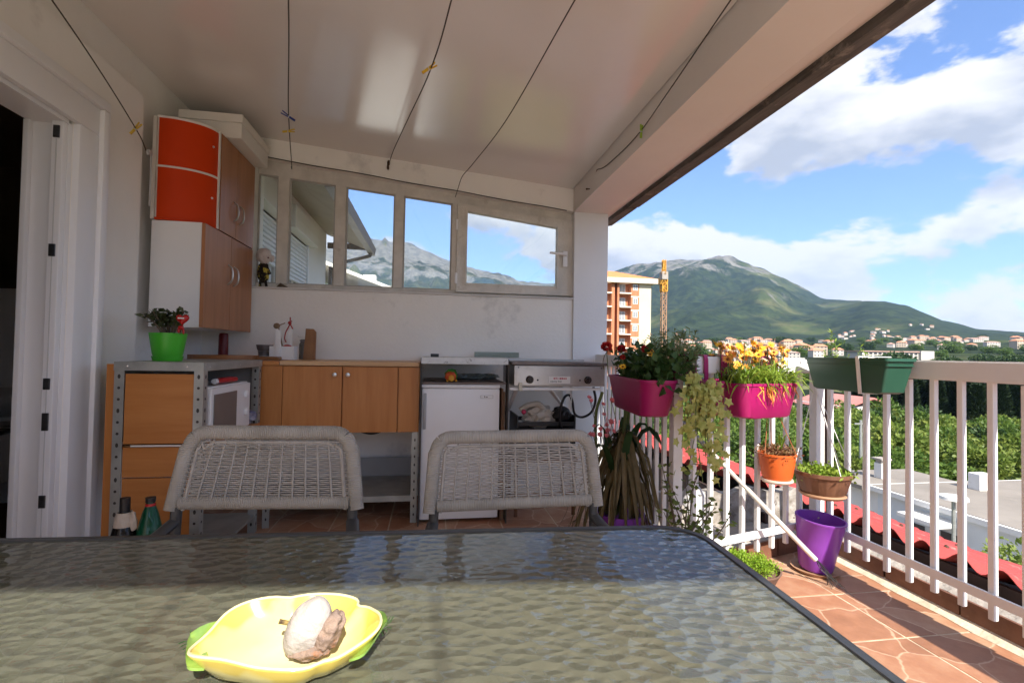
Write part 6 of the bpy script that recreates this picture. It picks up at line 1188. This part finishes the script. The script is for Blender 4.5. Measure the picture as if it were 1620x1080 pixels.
ja = Vector((math.sin(R(26.4)), math.cos(R(26.4)), 0)); j0 = Vector((cx0, cy0, 25.2)); lattice(j0-ja*9, j0+ja*32, 1.1, 1.6, crm, 'jib'); obj('counterweight', B(cx0-ja.x*8-.9, cx0-ja.x*8+.9, cy0-ja.y*8-.9, cy0-ja.y*8+.9, 23.0, 25.2), concrete, ck); lattice((cx0, cy0, 25.6), (cx0, cy0, 30.2), .8, 1.0, crm, 'apex', .2)
obj('cab', B(cx0-1.6, cx0-.8, cy0-1, cy0+.6, 22.6, 24.6, bev=.1), crm, ck); obj('tie_bar', MB().bar(Vector((cx0, cy0, 30.1)), j0+ja*22, .12).bar(Vector((cx0, cy0, 30.1)), j0-ja*8.5, .12), crm, ck)
def house_mesh(w, d, h, rh_, wall, roof, storeys=2):
    m = MB(); m.box(-w/2, w/2, -d/2, d/2, -2, h); o = .5; m.add([(-w/2-o, -d/2-o, h), (w/2+o, -d/2-o, h), (w/2+o, d/2+o, h), (-w/2-o, d/2+o, h), (-w/4, 0, h+rh_), (w/4, 0, h+rh_)], [(0, 1, 5, 4), (1, 2, 5), (2, 3, 4, 5), (3, 0, 4), (3, 2, 1, 0)], 1)
    for s in range(storeys):
        for k in range(max(2, int(w/3))): x = -w/2+w*(k+.5)/max(2, int(w/3)); m.box(x-.5, x+.5, -d/2-.05, -d/2-.01, s*3+1, s*3+2.3, mi=2)
    return m.mesh('town_house', [wall, roof, dk])
rt = M('town roof tile', (.52, .24, .14), .85, var=.15, vscale=.6); rt2 = M('town roof pink', (.55, .34, .27), .85, var=.15, vscale=.6); wt_ = M('town wall white', (.52, .48, .43), .9); wt2 = M('town wall sand', (.45, .37, .29), .9)
HM = [house_mesh(10, 9, 6, 2.2, wt_, rt), house_mesh(13, 10, 8.5, 2.4, wt2, rt, 3), house_mesh(9, 8, 5.5, 2., wt_, rt2), house_mesh(16, 10, 6, 1.2, wt_, rt2)]; HL = ['white house with red tiled roof', 'sand coloured three storey house with red roof', 'small white house with pinkish roof', 'long white house with low pinkish roof']
def put(n, a0, a1, d0, d1, where_, grp, tall=1.):
    for k in range(n):
        az = R(random.uniform(a0, a1)); d = random.uniform(d0, d1); x, y = d*math.sin(az), d*math.cos(az); i = random.randrange(4); o = link('town_house', HM[i]); o.location = (x, y, tz(x, y)); o.rotation_euler.z = random.uniform(-.7, .5); sc1 = random.uniform(.65, 1.1); o.scale = (sc1, sc1, sc1*tall*random.uniform(.7, 1.2)); tag(o, HL[i]+' '+where_, 'house', HL[i]+grp)
put(64, 27.5, 37.5, 520, 1100, 'crowded on the near hillside town', ', near town', .95); put(26, 36, 43, 420, 1000, 'in the scattered edge of the town', ', town edge', 1.1); put(110, 41, 58, 800, 2300, 'scattered over the far valley plain', ', far plain')
lb = thing('long_hall', 'long white three storey hall above the green trough', 'building', (352, 330, .5)); obj('walls', B(322, 372, 326, 340, -3, 7.0), wt_, lb); obj('end_block', B(372.1, 384, 324, 342, -3, 8.2), wt_, lb); obj('roof', B(320, 373, 325, 341, 7.01, 7.6), rt2, lb)
for s in range(3):
    for k in range(12): obj('window', B(324.2+k*4, 326.8+k*4, 325.9, 325.99, .8+s*2.1, 2.1+s*2.1), dk, lb)
for k in range(60):
    az = R(random.uniform(27, 60)); d = random.uniform(330, 1500); x, y = d*math.sin(az), d*math.cos(az); o = link('tree', BM[2 if k % 2 else 0]); o.location = (x, y, tz(x, y)-1); s = random.uniform(2.2, 4.2); o.scale = (s*1.3, s*1.3, s); tag(o, 'rounded tree growing between the far town houses', 'tree', 'trees between the town houses')
# ------------------------------------------------------------------ air
hz = bpy.data.materials.new('haze air'); hz.use_nodes = True; N = hz.node_tree.nodes; N.remove(N['Principled BSDF']); pv = N.new('ShaderNodeVolumePrincipled'); pv.inputs['Color'].default_value = (.42, .62, 1, 1); pv.inputs['Density'].default_value = 5.0e-5; pv.inputs['Anisotropy'].default_value = .2; hz.node_tree.links.new(pv.outputs[0], N['Material Output'].inputs['Volume'])
zmin = min(v[2] for v in V[:1])-4
hb = MB().box(-9300, 9300, -9300, 9300, -60, 1750); tag(obj('haze', hb, hz, None), 'thin blue haze over the valley', 'haze', None, 'stuff')
